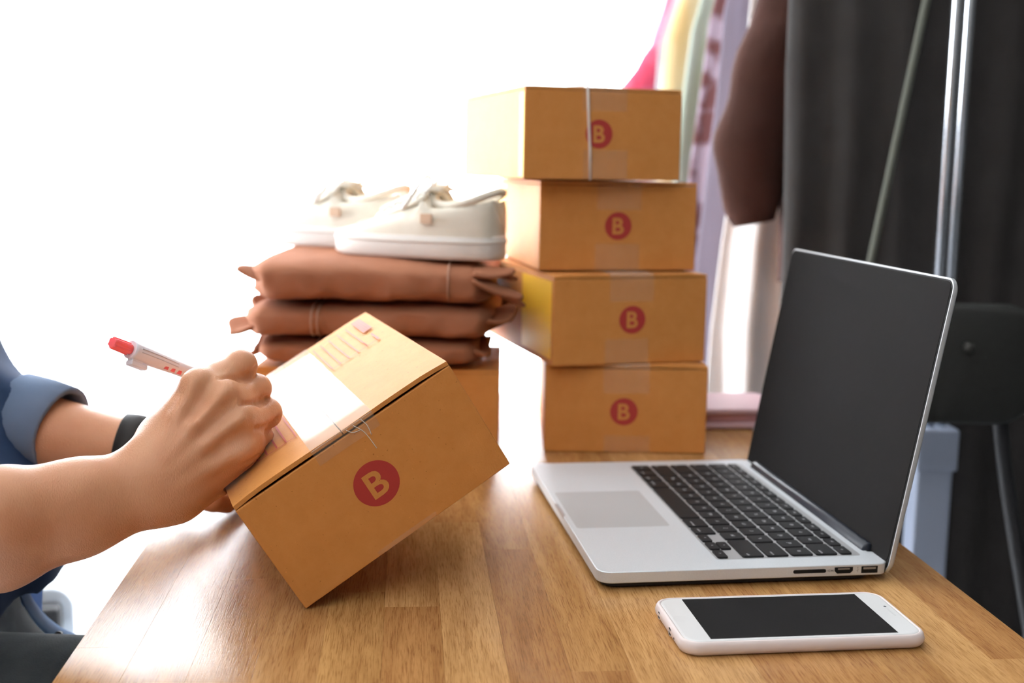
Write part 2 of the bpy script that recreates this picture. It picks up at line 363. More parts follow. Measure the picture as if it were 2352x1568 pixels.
# ------------------------------------------------------------------ desk
DY = .0883561
desk = empty('desk', (-.2564, .6, 0), DY, label='wooden desk with a butcher block top of long oak staves', cat='desk')
DL0, DL1, NW = -.22, .93, 16; sw = .6006 / NW
for i in range(NW):
    y = DL0 + (0 if i % 2 else -.0); first = True
    off = [.32, .12, .44, .22, .05, .38, .17, .5, .27, .09, .41, .2, .34, .06, .48, .275][i]
    while y < DL1 - 1e-6:
        L = off if first else random.uniform(.34, .62); first = False
        e = min(y + L, DL1)
        if DL1 - e < .08: e = DL1
        obj('stave', box(i * sw + .00003, (i + 1) * sw - .00003, y + .00003, e - .00003, -.032, 0), M_wood, desk, bevel=.00008, seg=1)
        y = e
M_leg = mat('dark_steel_leg', (.05, .05, .055), .4, .6)
for x in (.05, .55):
    for y in (DL0 + .05, DL1 - .05):
        obj('leg', box(x - .02, x + .02, y - .02, y + .02, FLOOR, -.032), M_leg, desk, bevel=.002)
for y in (DL0 + .05, DL1 - .05): obj('cross_rail', box(.03, .57, y - .015, y + .015, -.06, -.032), M_leg, desk)

# ------------------------------------------------------------------ cartons
LX, LYY, LZ = .17, .25, .09
def shell(lx, ly, z1, t=.003):
    o = [(0, 0), (lx, 0), (lx, ly), (0, ly)]; i = [(t, t), (lx - t, t), (lx - t, ly - t), (t, ly - t)]
    V = [(x, y, 0) for x, y in o] + [(x, y, z1) for x, y in o] + [(x, y, z1) for x, y in i] + [(x, y, t) for x, y in i]
    F = [(3, 2, 1, 0), (12, 13, 14, 15)]
    for k in range(4):
        j = (k + 1) % 4; F += [(k, j, 4 + j, 4 + k), (4 + k, 4 + j, 8 + j, 8 + k), (8 + k, 8 + j, 12 + j, 12 + k)]
    return V, F
def tape_mat(nm, fac):
    m = bpy.data.materials.new(nm); m.use_nodes = True; nt = m.node_tree; nt.nodes.clear()
    o = nt.nodes.new('ShaderNodeOutputMaterial'); mx = nt.nodes.new('ShaderNodeMixShader'); a = nt.nodes.new('ShaderNodeBsdfTransparent')
    b = nt.nodes.new('ShaderNodeBsdfPrincipled'); b.inputs['Base Color'].default_value = (.85, .8, .72, 1); b.inputs['Roughness'].default_value = .16
    tc = nt.nodes.new('ShaderNodeTexCoord'); nz = nt.nodes.new('ShaderNodeTexNoise'); nz.inputs['Scale'].default_value = 90; nz.inputs['Detail'].default_value = 5
    bp = nt.nodes.new('ShaderNodeBump'); bp.inputs['Strength'].default_value = .35; bp.inputs['Distance'].default_value = .001
    nt.links.new(tc.outputs['Object'], nz.inputs['Vector']); nt.links.new(nz.outputs[0], bp.inputs['Height']); nt.links.new(bp.outputs[0], b.inputs['Normal'])
    mx.inputs[0].default_value = fac
    nt.links.new(a.outputs[0], mx.inputs[1]); nt.links.new(b.outputs[0], mx.inputs[2]); nt.links.new(mx.outputs[0], o.inputs[0]); return m
M_tape = tape_mat('clear_tape_wrinkled', .30); M_tape2 = tape_mat('clear_tape', .10)
def bent_strip(path, x0, x1, seed=0, rip=.0002, nx=14, crease=None):
    # path of (y, z) points, strip across x
    V = []; F = []; n = len(path)
    for i, (y, z) in enumerate(path):
        for j in range(nx + 1):
            x = x0 + (x1 - x0) * j / nx; d = rip * (1 + fbm(x * 120, i * .7, 1, seed))
            ny_, nz_ = (0, 1) if i > 0 and abs(z - path[0][1]) > -1 and path[i][1] >= max(p[1] for p in path) - 1e-5 else (-1 if y < .1 else 1, 0)
            V.append((x + .0004 * fbm(i, seed, 2), y + ny_ * d, z + nz_ * d))
    for i in range(n - 1):
        for j in range(nx): a = i * (nx + 1) + j; F.append((a, a + 1, a + nx + 2, a + nx + 1))
    return V, F
Bv, Bf = text_mesh('B', .0225, .00045)
bxs = [p[0] for p in Bv]; bys = [p[1] for p in Bv]; bcx, bcy = (min(bxs) + max(bxs)) / 2, (min(bys) + max(bys)) / 2
bh = max(bys) - min(bys)
Bv = [((x - bcx) * .0172 / bh * 1.02, 0, (y - bcy) * .0172 / bh) for x, y, z in Bv]
def logo(par, cx, cz, s=1.0):
    n = 48
    d = [(cx + .0146 * s * math.cos(2 * math.pi * i / n), -.00012, cz + .0146 * s * math.sin(2 * math.pi * i / n)) for i in range(n)]
    obj('logo_disc', (d, [tuple(range(n))]), M_red, par)
    obj('logo_letter', ([(cx + x * s, -.00022, cz + z * s) for x, y, z in Bv], Bf), M_card, par)
def line(x0, y0, x1, y1, wd, z):
    dx, dy = x1 - x0, y1 - y0; L = math.hypot(dx, dy); nx, ny = -dy / L * wd / 2, dx / L * wd / 2
    return [(x0 + nx, y0 + ny, z), (x0 - nx, y0 - ny, z), (x1 - nx, y1 - ny, z), (x1 + nx, y1 + ny, z)], [(0, 1, 2, 3)]
def carton(label, M, logo_at=(.085, .045), seed=0, gap=.0012, front_tape=(.024, .02), side=False, group=None, lx=LX, ly=LYY, lz=LZ, tx=None, name='cardboard_box', ls=1.0):
    t = empty(name, label=label, cat='box', group=group); t.matrix_world = M
    obj('carton_body', shell(lx, ly, lz - .0035 - gap), M_card, t, bevel=.0009)
    # two top flaps with a seam along the long way; front ends lifted a little
    for s in (0, 1):
        V = []; F = []; n = 8
        x0, x1 = (0.0003, lx / 2 - .0004) if s == 0 else (lx / 2 + .0004, lx - .0003)
        for zz in (0, 1):
            for i in range(n + 1):
                for j in range(n + 1):
                    x = x0 + (x1 - x0) * i / n; y = .0002 + (ly - .0004) * j / n
                    u = i / n if s == 0 else 1 - i / n
                    z = lz - .0032 - gap * (1 - min(1, u * 5)) * .9 + zz * .0030 + .0006 * math.sin(u * math.pi) * math.sin(j / n * 3 + seed)
                    V.append((x, y, z))
        q = (n + 1) ** 2
        for i in range(n):
            for j in range(n):
                a = i * (n + 1) + j; F.append((a, a + 1, a + n + 2, a + n + 1)); F.append((q + a, q + a + n + 1, q + a + n + 2, q + a + 1))
        edge = [i * (n + 1) for i in range(n + 1)] + [n * (n + 1) + j for j in range(1, n + 1)] + [i * (n + 1) + n for i in range(n - 1, -1, -1)] + [j for j in range(n - 1, 0, -1)]
        for a, b in zip(edge, edge[1:] + edge[:1]): F.append((a, b, q + b, q + a))
        obj('top_flap', (V, F), M_card, t, smooth=False)
    c = tx if tx else lx / 2; h = .024
    ft, fb = front_tape
    top = [(-.0003, lz - ft), (-.0003, lz - ft * .5), (-.0004, lz - .003), (-.0002, lz - .0008), (.0012, lz + .0003)] + [(ly * k / 10, lz + .0008) for k in range(1, 10)] + [(ly - .001, lz + .0004), (ly + .0003, lz - .003), (ly + .0003, lz - .02)]
    o = obj('top_tape', bent_strip(top, c - h, c + h, seed), M_tape, t, smooth=True)
    o.data.materials.append(M_tape2)
    for p in o.data.polygons:
        if p.center.y < .0002: p.material_index = 1
    bot = [(-.0003, fb), (-.0003, fb * .5), (-.0003, .0006)]
    obj('bottom_tape', bent_strip(bot, c - h - .004 + seed % 3 * .003, c + h - .004 + seed % 3 * .003, seed + 3), M_tape2, t, smooth=True)
    if logo_at: logo(t, *logo_at, ls)
    return t
R3M = Matrix(((0.7994, -0.336, -0.498), (0.2776, 0.9418, -0.1897), (0.5328, 0.0134, 0.8462)))
def orth(m):
    a = m.col[0].normalized(); b = (m.col[1] - a * m.col[1].dot(a)).normalized(); c = a.cross(b)
    return Matrix((a, b, c)).transposed()
HB = Matrix.Translation((-.13566, .76905, .0003)) @ orth(R3M).to_4x4()
hb = carton('tilted cardboard box being written on, propped on its corner with a red B disc', HB, (.0855, .0452), 1, .0013, (.012, .004), ls=1.1)
zt = LZ + .0014
pr = [line(.112, .1405, .1555, .1405, .0009, zt), line(.112, .2262, .150, .2262, .0009, zt), line(.1445, .1405, .1445, .155, .0009, zt)]
for x, w_ in ((.112, .0008), (.1195, .0009), (.1275, .0009), (.136, .0009), (.1445, .0009), (.1548, .0016)): pr.append(line(x, .1405, x, .226 - (.06 if x > .15 else 0), w_, zt))
for k in range(4): pr.append(line(.1525 + k * .0021, .182, .1525 + k * .0021, .232, .0017, zt))
tag(obj('address_lines', join(*pr), M_redline, hb), kind='stuff', label='printed red address form beyond the tape')
pr = [line(.012, .0445, .0592, .0445, .0010, zt), line(.0592, .0445, .0592, .105, .0009, zt)]
for x in (.0210, .0285, .0360, .0440, .0515): pr.append(line(x, .046, x, .105, .0013, zt))
tag(obj('address_lines', join(*pr), M_redline, hb), kind='stuff', label='printed red address form beside the hand')
M_wr = mat('tape_wrinkle_shine', (.85, .80, .74), .2)  # glints on the clear tape, put into the pale colour of thin ridges
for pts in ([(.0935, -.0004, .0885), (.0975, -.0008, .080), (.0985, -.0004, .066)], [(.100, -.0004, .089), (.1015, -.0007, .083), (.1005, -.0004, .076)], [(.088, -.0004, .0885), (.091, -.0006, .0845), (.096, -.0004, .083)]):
    obj('tape_wrinkle_glint', tube(spline(pts, 5), .00028, 6), M_wr, hb, smooth=True)
# stack of four
def PM(x, y, z, a): return Matrix.Translation((x, y, z)) @ Matrix.Rotation(a, 4, 'Z')
G = 'stacked cardboard parcels behind the laptop'
b4 = carton('bottom cardboard box of the stack of four, standing on the desk', PM(.0352, 1.2294, .0005, .0023), (.0832, .0435), 2, .0008, (.03, .018), lz=.0932, group=G)
b3 = carton('cardboard box with a yellow side label, second from the bottom of the stack', PM(.0416, 1.2089, .0948, .2829), (.0865, .0460), 3, .0008, (.028, .026), lz=.0932, group=G)
b2 = carton('cardboard box third from the bottom of the stack, with wide tape over the logo', PM(.0268, 1.247, .1896, .1885), (.0845, .0465), 4, .0008, (.03, .028), lz=.0932, group=G)
b1 = carton('topmost cardboard box of the stack, tied with a thin white string', PM(.0091, 1.2136, .2844, .2837), (.0795, .046), 5, .0008, (.024, .03), lz=.0932, group=G)
M_yel = mat('yellow_label', (.98, .60, .03), .5)
obj('yellow_label', box(-.0005, -.0001, .006, .11, .006, .086), M_yel, b3)
obj('yellow_label', box(-.0005, -.0001, .001, .018, .002, .086), M_yel, b1)
obj('yellow_label', box(-.0005, -.0001, .19, .245, .03, .086), M_yel, b2)
obj('string', tube([(.0705, -.0012, -.0005), (.0695, -.0013, .03), (.067, -.0014, .065), (.0655, -.0012, .0945), (.064, .06, .0955), (.066, .25, .0950)], .0013, 8), mat('white_string', (.85, .8, .76), .8), b1, smooth=True)
# the box under the trousers stands sideways
pb = carton('cardboard box under the folded trousers, behind the tilted box', PM(-.0125, 1.205, .0005, R(90)), None, 6, .0008, (.02, .02))

# ------------------------------------------------------------------ laptop
LT = empty('laptop', (.0639, .8134, 0), .14185, label='open silver laptop with a black keyboard and a dark screen', cat='laptop')
zb0, zb1 = .0050, .0135
def base_poly(inset=0):
    p = rrect(0 + inset, .219 - inset, 0 + inset, .314 - inset, .011 - inset * .5, 8)
    return p
def notch_poly():
    p = []
    for cx, cy, a in ((.219 - .011, .011, -90),):
        for i in range(9): t = R(a + 90 * i / 8); p.append((cx + .011 * math.cos(t), cy + .011 * math.sin(t)))
    p += [(.219, .024), (.2185, .0265), (.2165, .028), (.2135, .0288), (.2135, .2852), (.2165, .286), (.2185, .2875), (.219, .29)]
    for cx, cy, a in ((.208, .303, 0), (.011, .303, 90), (.011, .011, 180)):
        for i in range(9): t = R(a + 90 * i / 8); p.append((cx + .011 * math.cos(t), cy + .011 * math.sin(t)))
    return p
obj('base', prism(notch_poly(), zb0, zb1), M_alu, LT, bevel=.0009, seg=3)
bp_ = rrect(.004, .206, .004, .310, .011); obj('bottom_cover', prism(bp_, .0012, zb0), M_dark, LT, bevel=.0008)
for x in (.025, .195):
    for y in (.03, .284): obj('rubber_foot', prism([(x + .009 * math.cos(i * math.pi / 8), y + .009 * math.sin(i * math.pi / 8)) for i in range(16)], 0.0, .0012), M_hole, LT)
obj('trackpad', prism(rrect(.005, .081, .1045, .2095, .003), zb1 - .0004, zb1 + .00008), M_alu2, LT)
wd_ = mat('keyboard_well', (.5, .5, .51), .45, .6)
obj('keyboard_well', prism(rrect(.0928, .2045, .0195, .2945, .003), zb1 - .0002, zb1 + .00006), wd_, LT)
# keys
rows = [
 (['>', 'updown', '<', 'option', 'command', ' ', 'command', 'option', 'control', 'fn'], [16.5, 16.5, 16.5, 16.5, 21, 0, 21, 16.5, 16.5, 16.5]),
 (['shift', '/ฝ', '.ใ', ',ม', 'Mท', 'Nื', 'Bิ', 'Vอ', 'Cแ', 'Xป', 'Zผ', 'shift'], [0] + [16.5] * 10 + [0]),
 (['return', "'ง", ';ว', 'Lส', 'Kา', 'J่', 'H้', 'Gเ', 'Fด', 'Dก', 'Sห', 'Aฟ', 'caps'], [0] + [16.5] * 11 + [0]),
 (['\\ฃ', ']ล', '[บ', 'Pย', 'Oน', 'Iร', 'Uี', 'Yั', 'Tะ', 'Rพ', 'Eำ', 'Wไ', 'Qๆ', 'tab'], [16.5] * 13 + [0]),
 (['delete', '=ช', '-ข', '0จ', '9ต', '8ค', '7ึ', '6ุ', '5ถ', '4ภ', '3-', '2/', '1ๅ', '§'], [0] + [16.5] * 13),
 (['o', 'F12', 'F11', 'F10', 'F9', 'F8', 'F7', 'F6', 'F5', 'F4', 'F3', 'F2', 'F1', 'esc'], [0] * 14)]
KY0, KY1, g_ = .0215, .2925, .0025
key_cache = {}; txt_cache = {}
def keymesh(wx, wy):
    k = (round(wx, 5), round(wy, 5))
    if k not in key_cache:
        a = rrect(0, wx, 0, wy, .0016, 3); r = [[(x, y, 0) for x, y in a], [(x, y, .0010) for x, y in a], [(x + (wx / 2 - x) * .04, y + (wy / 2 - y) * .04, .0014) for x, y in a]]
        V, F = loft(r); me = bpy.data.meshes.new('key'); me.from_pydata([tuple(p) for p in V], [], F); me.materials.append(M_black); key_cache[k] = me
    return key_cache[k]
def legend(s, size):
    if s not in txt_cache:
        v, f = text_mesh(s, size); me = bpy.data.meshes.new('legend'); me.from_pydata([(y, -x, 0) for x, y, z in v], [], f); me.materials.append(M_legend); txt_cache[s] = me if len(f) else None
    return txt_cache[s]
def addkey(x, y, wx, wy, lab):
    o = bpy.data.objects.new('key', keymesh(wx, wy)); C.objects.link(o); o.parent = LT; o.location = (x, y, zb1)
    if lab.strip():
        small = len(lab) > 2
        me = legend(lab, .0028 if small else (.0042 if wx > .01 else .0034))
        if me:
            t = bpy.data.objects.new('legend', me); C.objects.link(t); t.parent = o
            wt = max(v.co.y for v in me.vertices) - min(v.co.y for v in me.vertices)
            t.location = (wx * (.3 if small and wx > .01 else .5), wy / 2 if not (small and wy > .019) else (wt / 2 + .0015 if y < .1 else wy - wt / 2 - .0015), .00146)
for ri, (labs, ws) in enumerate(rows):
    x = .0945 + ri * .019; hx = .0165 if ri < 5 else .0088
    tot = (KY1 - KY0) * 1000 - g_ * 1000 * (len(labs) - 1); fl = ws.count(0); rem = (tot - sum(ws)) / max(fl, 1); y = KY0
    for lab, wv in zip(labs, ws):
        wy = (wv or rem) / 1000
        if lab == '>' or lab == '<': addkey(x, y, .0078, wy, lab)
        elif lab == 'updown': addkey(x, y, .0078, wy, 'v'); addkey(x + .0087, y, .0078, wy, '^')
        else: addkey(x, y, hx, wy, lab)
        y += wy + g_
# lid
an = 1.398; LD = empty('hinge_temp'); bpy.data.objects.remove(LD)
ML = Matrix.Translation((.2165, 0, .0085)) @ Matrix.Rotation(math.pi / 2 - an, 4, 'Y')   # local z runs up the lid, local x is its thickness
# lid plane: local y across, z up; screen side faces -x
def lidpoly(i, r0_): return rrect(i, .314 - i, -.004 + i, .2173 - i, r0_, 8)
def lid_prism(poly, x0, x1):
    n = len(poly); v = [(x0, a, b) for a, b in poly] + [(x1, a, b) for a, b in poly]
    return v, [tuple(range(n)), tuple(range(n, 2 * n))[::-1]] + [(i, n + i, n + (i + 1) % n, (i + 1) % n) for i in range(n)]
def lidr(vf): return xf(vf, ML)
rings = []
for (i, x) in ((0, .0), (0, .0028), (.0012, .0042), (.004, .005)):
    rings.append([(x, a, b) for a, b in lidpoly(i, .009)])
V, F = loft(rings)
o = obj('lid_shell', lidr((V, F)), M_alu, LT, smooth=True); o.modifiers.new('es', 'EDGE_SPLIT').split_angle = R(50)
obj('lid_gasket', lidr(lid_prism(rrect(.0012, .3128, -.0028, .2161, .008), -.0005, .0002)), M_hole, LT)
obj('display_glass', lidr(lid_prism(rrect(.0024, .3116, .004, .2149, .0068), -.0009, -.0003)), M_screen, LT)
obj('lower_bezel', lidr(lid_prism(rrect(.0024, .3116, -.004, .0036, .002), -.0011, -.0003)), M_dark, LT, bevel=.0003)
hb_r = []
for y in (.030, .0315, .2825, .284):
    rr_ = .0068 if .0305 < y < .2835 else .0058
    hb_r.append([(.2150 + rr_ * .8 * math.cos(2 * math.pi * k / 20), y, .0124 + rr_ * math.sin(2 * math.pi * k / 20)) for k in range(20)])
obj('hinge_bar', loft(hb_r), M_hinge, LT, smooth=True)
# ports on the near side: face at y=0
def side_port(name, pts, par=None): 
    n = len(pts); v = [(x, -.00018, z) for x, z in pts] + [(x, .0006, z) for x, z in pts]
    return obj(name, (v, [tuple(range(n))] + [(i, n + i, n + (i + 1) % n, (i + 1) % n) for i in range(n)]), M_hole, par or LT)
zc = .0094
side_port('card_slot', [(a, b) for a, b in rrect(.1440, .1690, zc - .0014, zc + .0014, .0013, 4)])
side_port('video_port', [(.1755, zc + .0024), (.1755, zc - .0004), (.1775, zc - .0024), (.1875, zc - .0024), (.1895, zc - .0004), (.1895, zc + .0024)])
side_port('data_port', [(.1960, zc - .0026), (.2085, zc - .0026), (.2085, zc + .0026), (.1960, zc + .0026)])
obj('port_tongue', box(.1975, .2070, -.00035, .0003, zc + .0003, zc + .0018), mat('grey_metal', (.35, .35, .36), .4, .6), LT)
obj('port_tongue', box(.1780, .1870, -.00035, .0003, zc + .0006, zc + .0016), MATS['grey_metal'], LT)
v, f = text_mesh('HDMI', .0022, .00003); obj('port_marking', ([(x + .1722, -.0002, y + zc) for x, y, z in v], f), mat('grey_marking', (.2, .2, .2), .6), LT)
v, f = join(*[([(x + .1932 + a, -.0002, z + zc + b) for x, z in q], [(0, 1, 2, 3)]) for a, b, q in ((0, 0, [(-.0001, -.0018), (.0001, -.0018), (.0001, .0018), (-.0001, .0018)]), (0, 0, [(-.0001, -.0004), (.0009, .0004), (.0009, .0006), (-.0001, -.0001)]), (0, 0, [(.0001, -.0012), (-.0009, -.0004), (-.0009, -.0001), (.0001, -.0009)]), (0, .0018, [(-.0004, -.0002), (.0004, -.0002), (0, .0006), (0, .0006)]))])
tag(obj('port_marking', (v, f), MATS['grey_marking'], LT), kind='stuff')
# front scoop
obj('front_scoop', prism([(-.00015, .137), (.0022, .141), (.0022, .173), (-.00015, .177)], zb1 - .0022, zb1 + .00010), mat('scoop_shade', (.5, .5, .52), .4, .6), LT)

# ------------------------------------------------------------------ phone
s_w, s_h = .122, .0685
PH = empty('phone', (.12605, .70579, 0), .12812, label='white smartphone with a dark screen in a pale pink case', cat='phone')
cx0, cx1, cy0, cy1 = -.0195, s_w + .0195, -.0062, s_h + .0062
rings = []
for i, z in ((.0042, .0), (.0016, .0012), (.0004, .003), (0, .0052), (.0005, .0075), (.0014, .0090), (.0026, .0096), (.0034, .0092), (.0034, .0085)):
    rings.append([(a, b, z) for a, b in rrect(cx0 + i, cx1 - i, cy0 + i, cy1 - i, .0125 - i * .8, 10)])
V, F = loft(rings); obj('case', (V, F), M_case, PH, smooth=True)
rings = []
for i, z in ((.0036, .006), (.0036, .0090), (.0040, .0094), (.0050, .0096)):
    rings.append([(a, b, z) for a, b in rrect(cx0 + i, cx1 - i, cy0 + i, cy1 - i, .0105 - i * .3, 10)])
obj('front_glass', loft(rings), M_white, PH, smooth=False)
obj('screen', box(0, s_w, 0, s_h, .0093, .00968), M_screen, PH)
obj('home_button', ([( -.0093 + .0055 * math.cos(i * math.pi / 16), s_h / 2 + .0055 * math.sin(i * math.pi / 16), .00972) for i in range(32)], [tuple(range(32))]), mat('button_white', (.785, .785, .785), .22), PH)
obj('earpiece', box(s_w + .0105, s_w + .0117, s_h / 2 - .006, s_h / 2 + .006, .0095, .00972), mat('grey_slot', (.6, .6, .6), .5), PH)
obj('camera_lens', ([(s_w + .011 + .001 * math.cos(i * math.pi / 6), s_h / 2 + .010 + .001 * math.sin(i * math.pi / 6), .00975) for i in range(12)], [tuple(range(12))]), mat('lens_dark', (.1, .11, .13), .2), PH)
def endhole(y, z, ry, rz, name):
    n = 20
    xx = cx0 + .0003
    ring = lambda s, dx: [(xx + dx, y + ry * s * math.cos(2 * math.pi * i / n), z + rz * s * math.sin(2 * math.pi * i / n)) for i in range(n)]
    V, F = loft([ring(1.35, .0006), ring(1.22, -.00025), ring(1.02, -.0001)], cap=False)
    o = obj(name + '_rim', (V, F), M_case, PH, smooth=True)
    obj(name, (ring(1.05, -.00012), [tuple(range(n))]), M_hole, PH)
endhole(.0125 + .013, .0050, .0033, .0024, 'charging_port'); endhole(.0125 + .041, .0050, .0028, .0022, 'audio_jack')
obj('jack_contact', tube([(cx0 - .00005, .0263, .005), (cx0 + .0004, .0263, .005)], .0010, 10), MATS['grey_metal'], PH)
for k in range(3): obj('speaker_hole', tube([(cx0 + .0004 + k * .0003, .0145 - k * .0027, .0048), (cx0 - .0002 + k * .0004, .0145 - k * .0027, .0048)], .0007, 8), M_hole, PH)

# ------------------------------------------------------------------ highlighter pen
p_top = px(257, 786, .800); p_tip = Vector((-.192, .925, .1095))
ax = (p_tip - p_top).normalized(); Lp = (p_tip - p_top).length
zq = ax.to_track_quat('Z', 'Y').to_matrix().to_4x4()
viewdir = (Vector((0, 0, H0)) - p_top).normalized()
PEN = empty('highlighter_pen', label='white and pink highlighter pen held in the writing hand', cat='pen')
side = (viewdir - ax * viewdir.dot(ax)).normalized(); oth = ax.cross(side)
PEN.matrix_world = Matrix(((oth.x, side.x, ax.x, p_top.x), (oth.y, side.y, ax.y, p_top.y), (oth.z, side.z, ax.z, p_top.z), (0, 0, 0, 1)))
M_pink = mat('translucent_pink_plastic', (1.0, .16, .18), .25, Subsurface_Weight=.5, Subsurface_Scale=.01)
M_pen = mat('white_pen_plastic', (.88, .84, .90), .3)
def lathe(prof, n=24, rib=0, nr=8, x=0, y=0):
    return loft([[(x + (r + (rib * (math.cos(nr * 2 * math.pi * k / n) > 0) if ribon else 0)) * math.cos(2 * math.pi * k / n), y + (r + (rib * (math.cos(nr * 2 * math.pi * k / n) > 0) if ribon else 0)) * math.sin(2 * math.pi * k / n), z) for k in range(n)] for z, r, ribon in prof])
obj('end_plug', lathe([(0, .0033, 1), (.0006, .0038, 1), (.0145, .0041, 1), (.0150, .0036, 0), (.019, .0036, 0)], 48, .0006, 6), M_pink, PEN)
obj('barrel', lathe([(.0165, .0060, 0), (.0165, .0064, 0), (.019, .0066, 0), (.030, .0065, 0), (.045, .0060, 0), (.06, .0055, 0), (Lp - .02, .0048, 0), (Lp - .012, .0034, 0), (Lp - .004, .0016, 0)], 32), M_pen, PEN, smooth=True)
obj('tip', lathe([(Lp - .004, .0014, 0), (Lp, .0008, 0)], 16), M_pink, PEN)
cl = obj('clip', xf(join(box(.0045, .0078, -.0028, .0028, .018, .028), box(.0072, .0108, -.0032, .0032, .0175, .0325)), Matrix.Rotation(R(18), 4, 'Z')), M_pen, PEN, bevel=.0009)
for k in range(3): obj('pink_window', box(.0008, .0040, .0032, .0056 - k * .00012, .0465 + k * .0065, .0500 + k * .0065), M_pink, PEN, bevel=.0003)
for k in range(2): obj('barrel_groove', tube([(-.0012 - k * .0025, .0064 - k * .0006, .022), (-.0012 - k * .0025, .0059 - k * .0006, .040), (-.0008 - k * .0022, .0053 - k * .0006, .058)], .0004, 6), mat('groove_shade', (.6, .56, .6), .5), PEN)

# ------------------------------------------------------------------ person: one continuous body on a rectilinear grid that is fine around the writing hand
def axis(segs):
    out = [segs[0][0]]
    for a, b, h in segs:
        n = max(1, int(round((b - a) / h))); out += list(np.linspace(a, b, n + 1)[1:])
    return np.array(out)
AX = axis([(-.80, -.46, .007), (-.46, -.33, .0035), (-.33, -.14, .00125)]); AY = axis([(.60, .70, .004), (.70, .90, .00135), (.90, 1.03, .0022), (1.03, 1.30, .006)])
AZ = axis([(-.30, -.02, .008), (-.02, .01, .003), (.01, .18, .00135), (.18, .72, .006)])
B = Field(AX, AY, AZ)
sub_ = 0
P = lambda x, y, Y: np.array(px(x, y, Y))
def body_core(B, g=0.0, torso=True, head=True):
    B.ell((-.555, .96, .10), (.105 + g, .150 + g, .20 + g), .05); B.ell((-.555, .96, .27), (.095 + g, .155 + g, .09 + g), .05); B.ell((-.55, .96, -.10), (.12 + g, .16 + g, .11 + g), .05)
S1, E1 = np.array((-.57, .785, .30)), np.array((-.475, .690, .055)); S2, E2 = np.array((-.63, 1.13, .30)), np.array((-.545, 1.06, .10))
body_core(B, -.012)
B.cone((-.55, .96, .30), (-.535, .96, .42), .052, .048, .03)
B.cone(S1, E1, .042, .034, .03); B.cone(S2, E2, .042, .034, .03)
# head, turned towards the box
hc = np.array((-.505, .955, .53)); B.ell(hc, (.088, .072, .105), .02); B.ell(hc + (.035, 0, -.06), (.05, .045, .05), .03)
B.cone(hc + (.085, 0, .0), hc + (.105, 0, -.03), .008, .012, .012); B.ell(hc + (.078, 0, -.058), (.012, .024, .006), .006)
for s in (-1, 1):
    B.ell(hc + (0, s * .074, -.01), (.016, .008, .028), .008); B.ell(hc + (.077, s * .03, .0), (.014, .018, .009), .01, 's')
# ---- right forearm
F0r, F0u = P(0, 1172, .720), P(0, 1256, .735)
Wr, Wu = P(330, 1090, .772), P(352, 1137, .772)
B.cone(E1, F0r, .034, .0235, .03); B.cone(E1, F0u, .034, .0240, .03)
F1r, F1u = P(170, 1140, .745), P(185, 1190, .755)
B.cone(F0r, F1r, .0235, .0205, .02); B.cone(F0u, F1u, .0240, .0215, .02)
B.cone(F1r, Wr, .0205, .0178, .018); B.cone(F1u, Wu, .0215, .0185, .018)
# ---- writing hand
K = [P(462, 893, .800), P(512, 925, .795), P(540, 975, .795), P(545, 1035, .797)]         # knuckles, index to little finger
PI = [P(552, 841, .822), P(588, 893, .830), P(611, 949, .832), P(594, 1008, .830)]       # middle joints
kr = [.0104, .0106, .0104, .0100]; pr_ = [.0103, .0093, .0097, .0092]
Wm = [P(345, 1070, .775), P(365, 1080, .772), P(385, 1100, .772), P(400, 1130, .776)]
PA = Field(AX, AY, AZ)
for i in range(4):
    PA.cone(Wm[i], K[i] + np.array((0, .006, -.001)), .0155, kr[i] + .0036, .016)
    if i < 3: PA.cone((Wm[i] + Wm[i + 1]) / 2, (K[i] + K[i + 1]) / 2 + np.array((-.003, .005, 0)), .0150, .0118, .016)
PA.cone(Wr, Wm[0], .0178, .016, .015); PA.cone(Wu, Wm[3], .0185, .016, .015)
PA.cone(P(400, 1118, .79), P(530, 1075, .812), .0185, .0150, .015)   # heel of the hand on the little finger side
PA.cone(P(430, 1020, .81), P(500, 1010, .822), .022, .016, .02)      # palm
PA.cone(P(375, 1010, .80), P(450, 930, .825), .0165, .013, .015)     # ball of the thumb, on the far side
for i in range(4): PA.ell(K[i] + np.array((0, -.0035, .001)), (.0085, .0075, .0085), .009)
FG = Field(AX, AY, AZ)
tgt = P(560, 955, .885)
for i in range(4):
    f = Field(AX, AY, AZ)
    D = PI[i] + (np.array((-.004, .024, -.008)) if i < 2 else np.array((-.008, .019, -.008)))
    T = (p := np.array(p_tip) + np.array((-.004, -.022, .012))) if i == 0 else D + (np.array((-.016, .010, -.004)) if i == 1 else np.array((-.018, .002, -.001)))
    f.cone(K[i], K[i] * .45 + PI[i] * .55, kr[i], pr_[i] + .0003, .004); f.cone(K[i] * .45 + PI[i] * .55, PI[i], pr_[i] + .0003, pr_[i], .004); f.ell(PI[i] + np.array((.0006, 0, .0004)), [pr_[i] * 1.04] * 3, .004)
    f.cone(PI[i], D, pr_[i], .0078, .004); f.cone(D, T, .0078, .0066, .004)
    FG.union(f, .0012)
B.union(PA, .008)
B.union(FG, .007)
# thumb from the palm's side to the pen
tb = [P(400, 985, .805), P(455, 925, .842), P(520, 920, .872), P(560, 925, .893)]
for a, b, ra, rb in ((0, 1, .0135, .0115), (1, 2, .0110, .0095), (2, 3, .0095, .0078)): B.cone(tb[a], tb[b], ra, rb, .006)
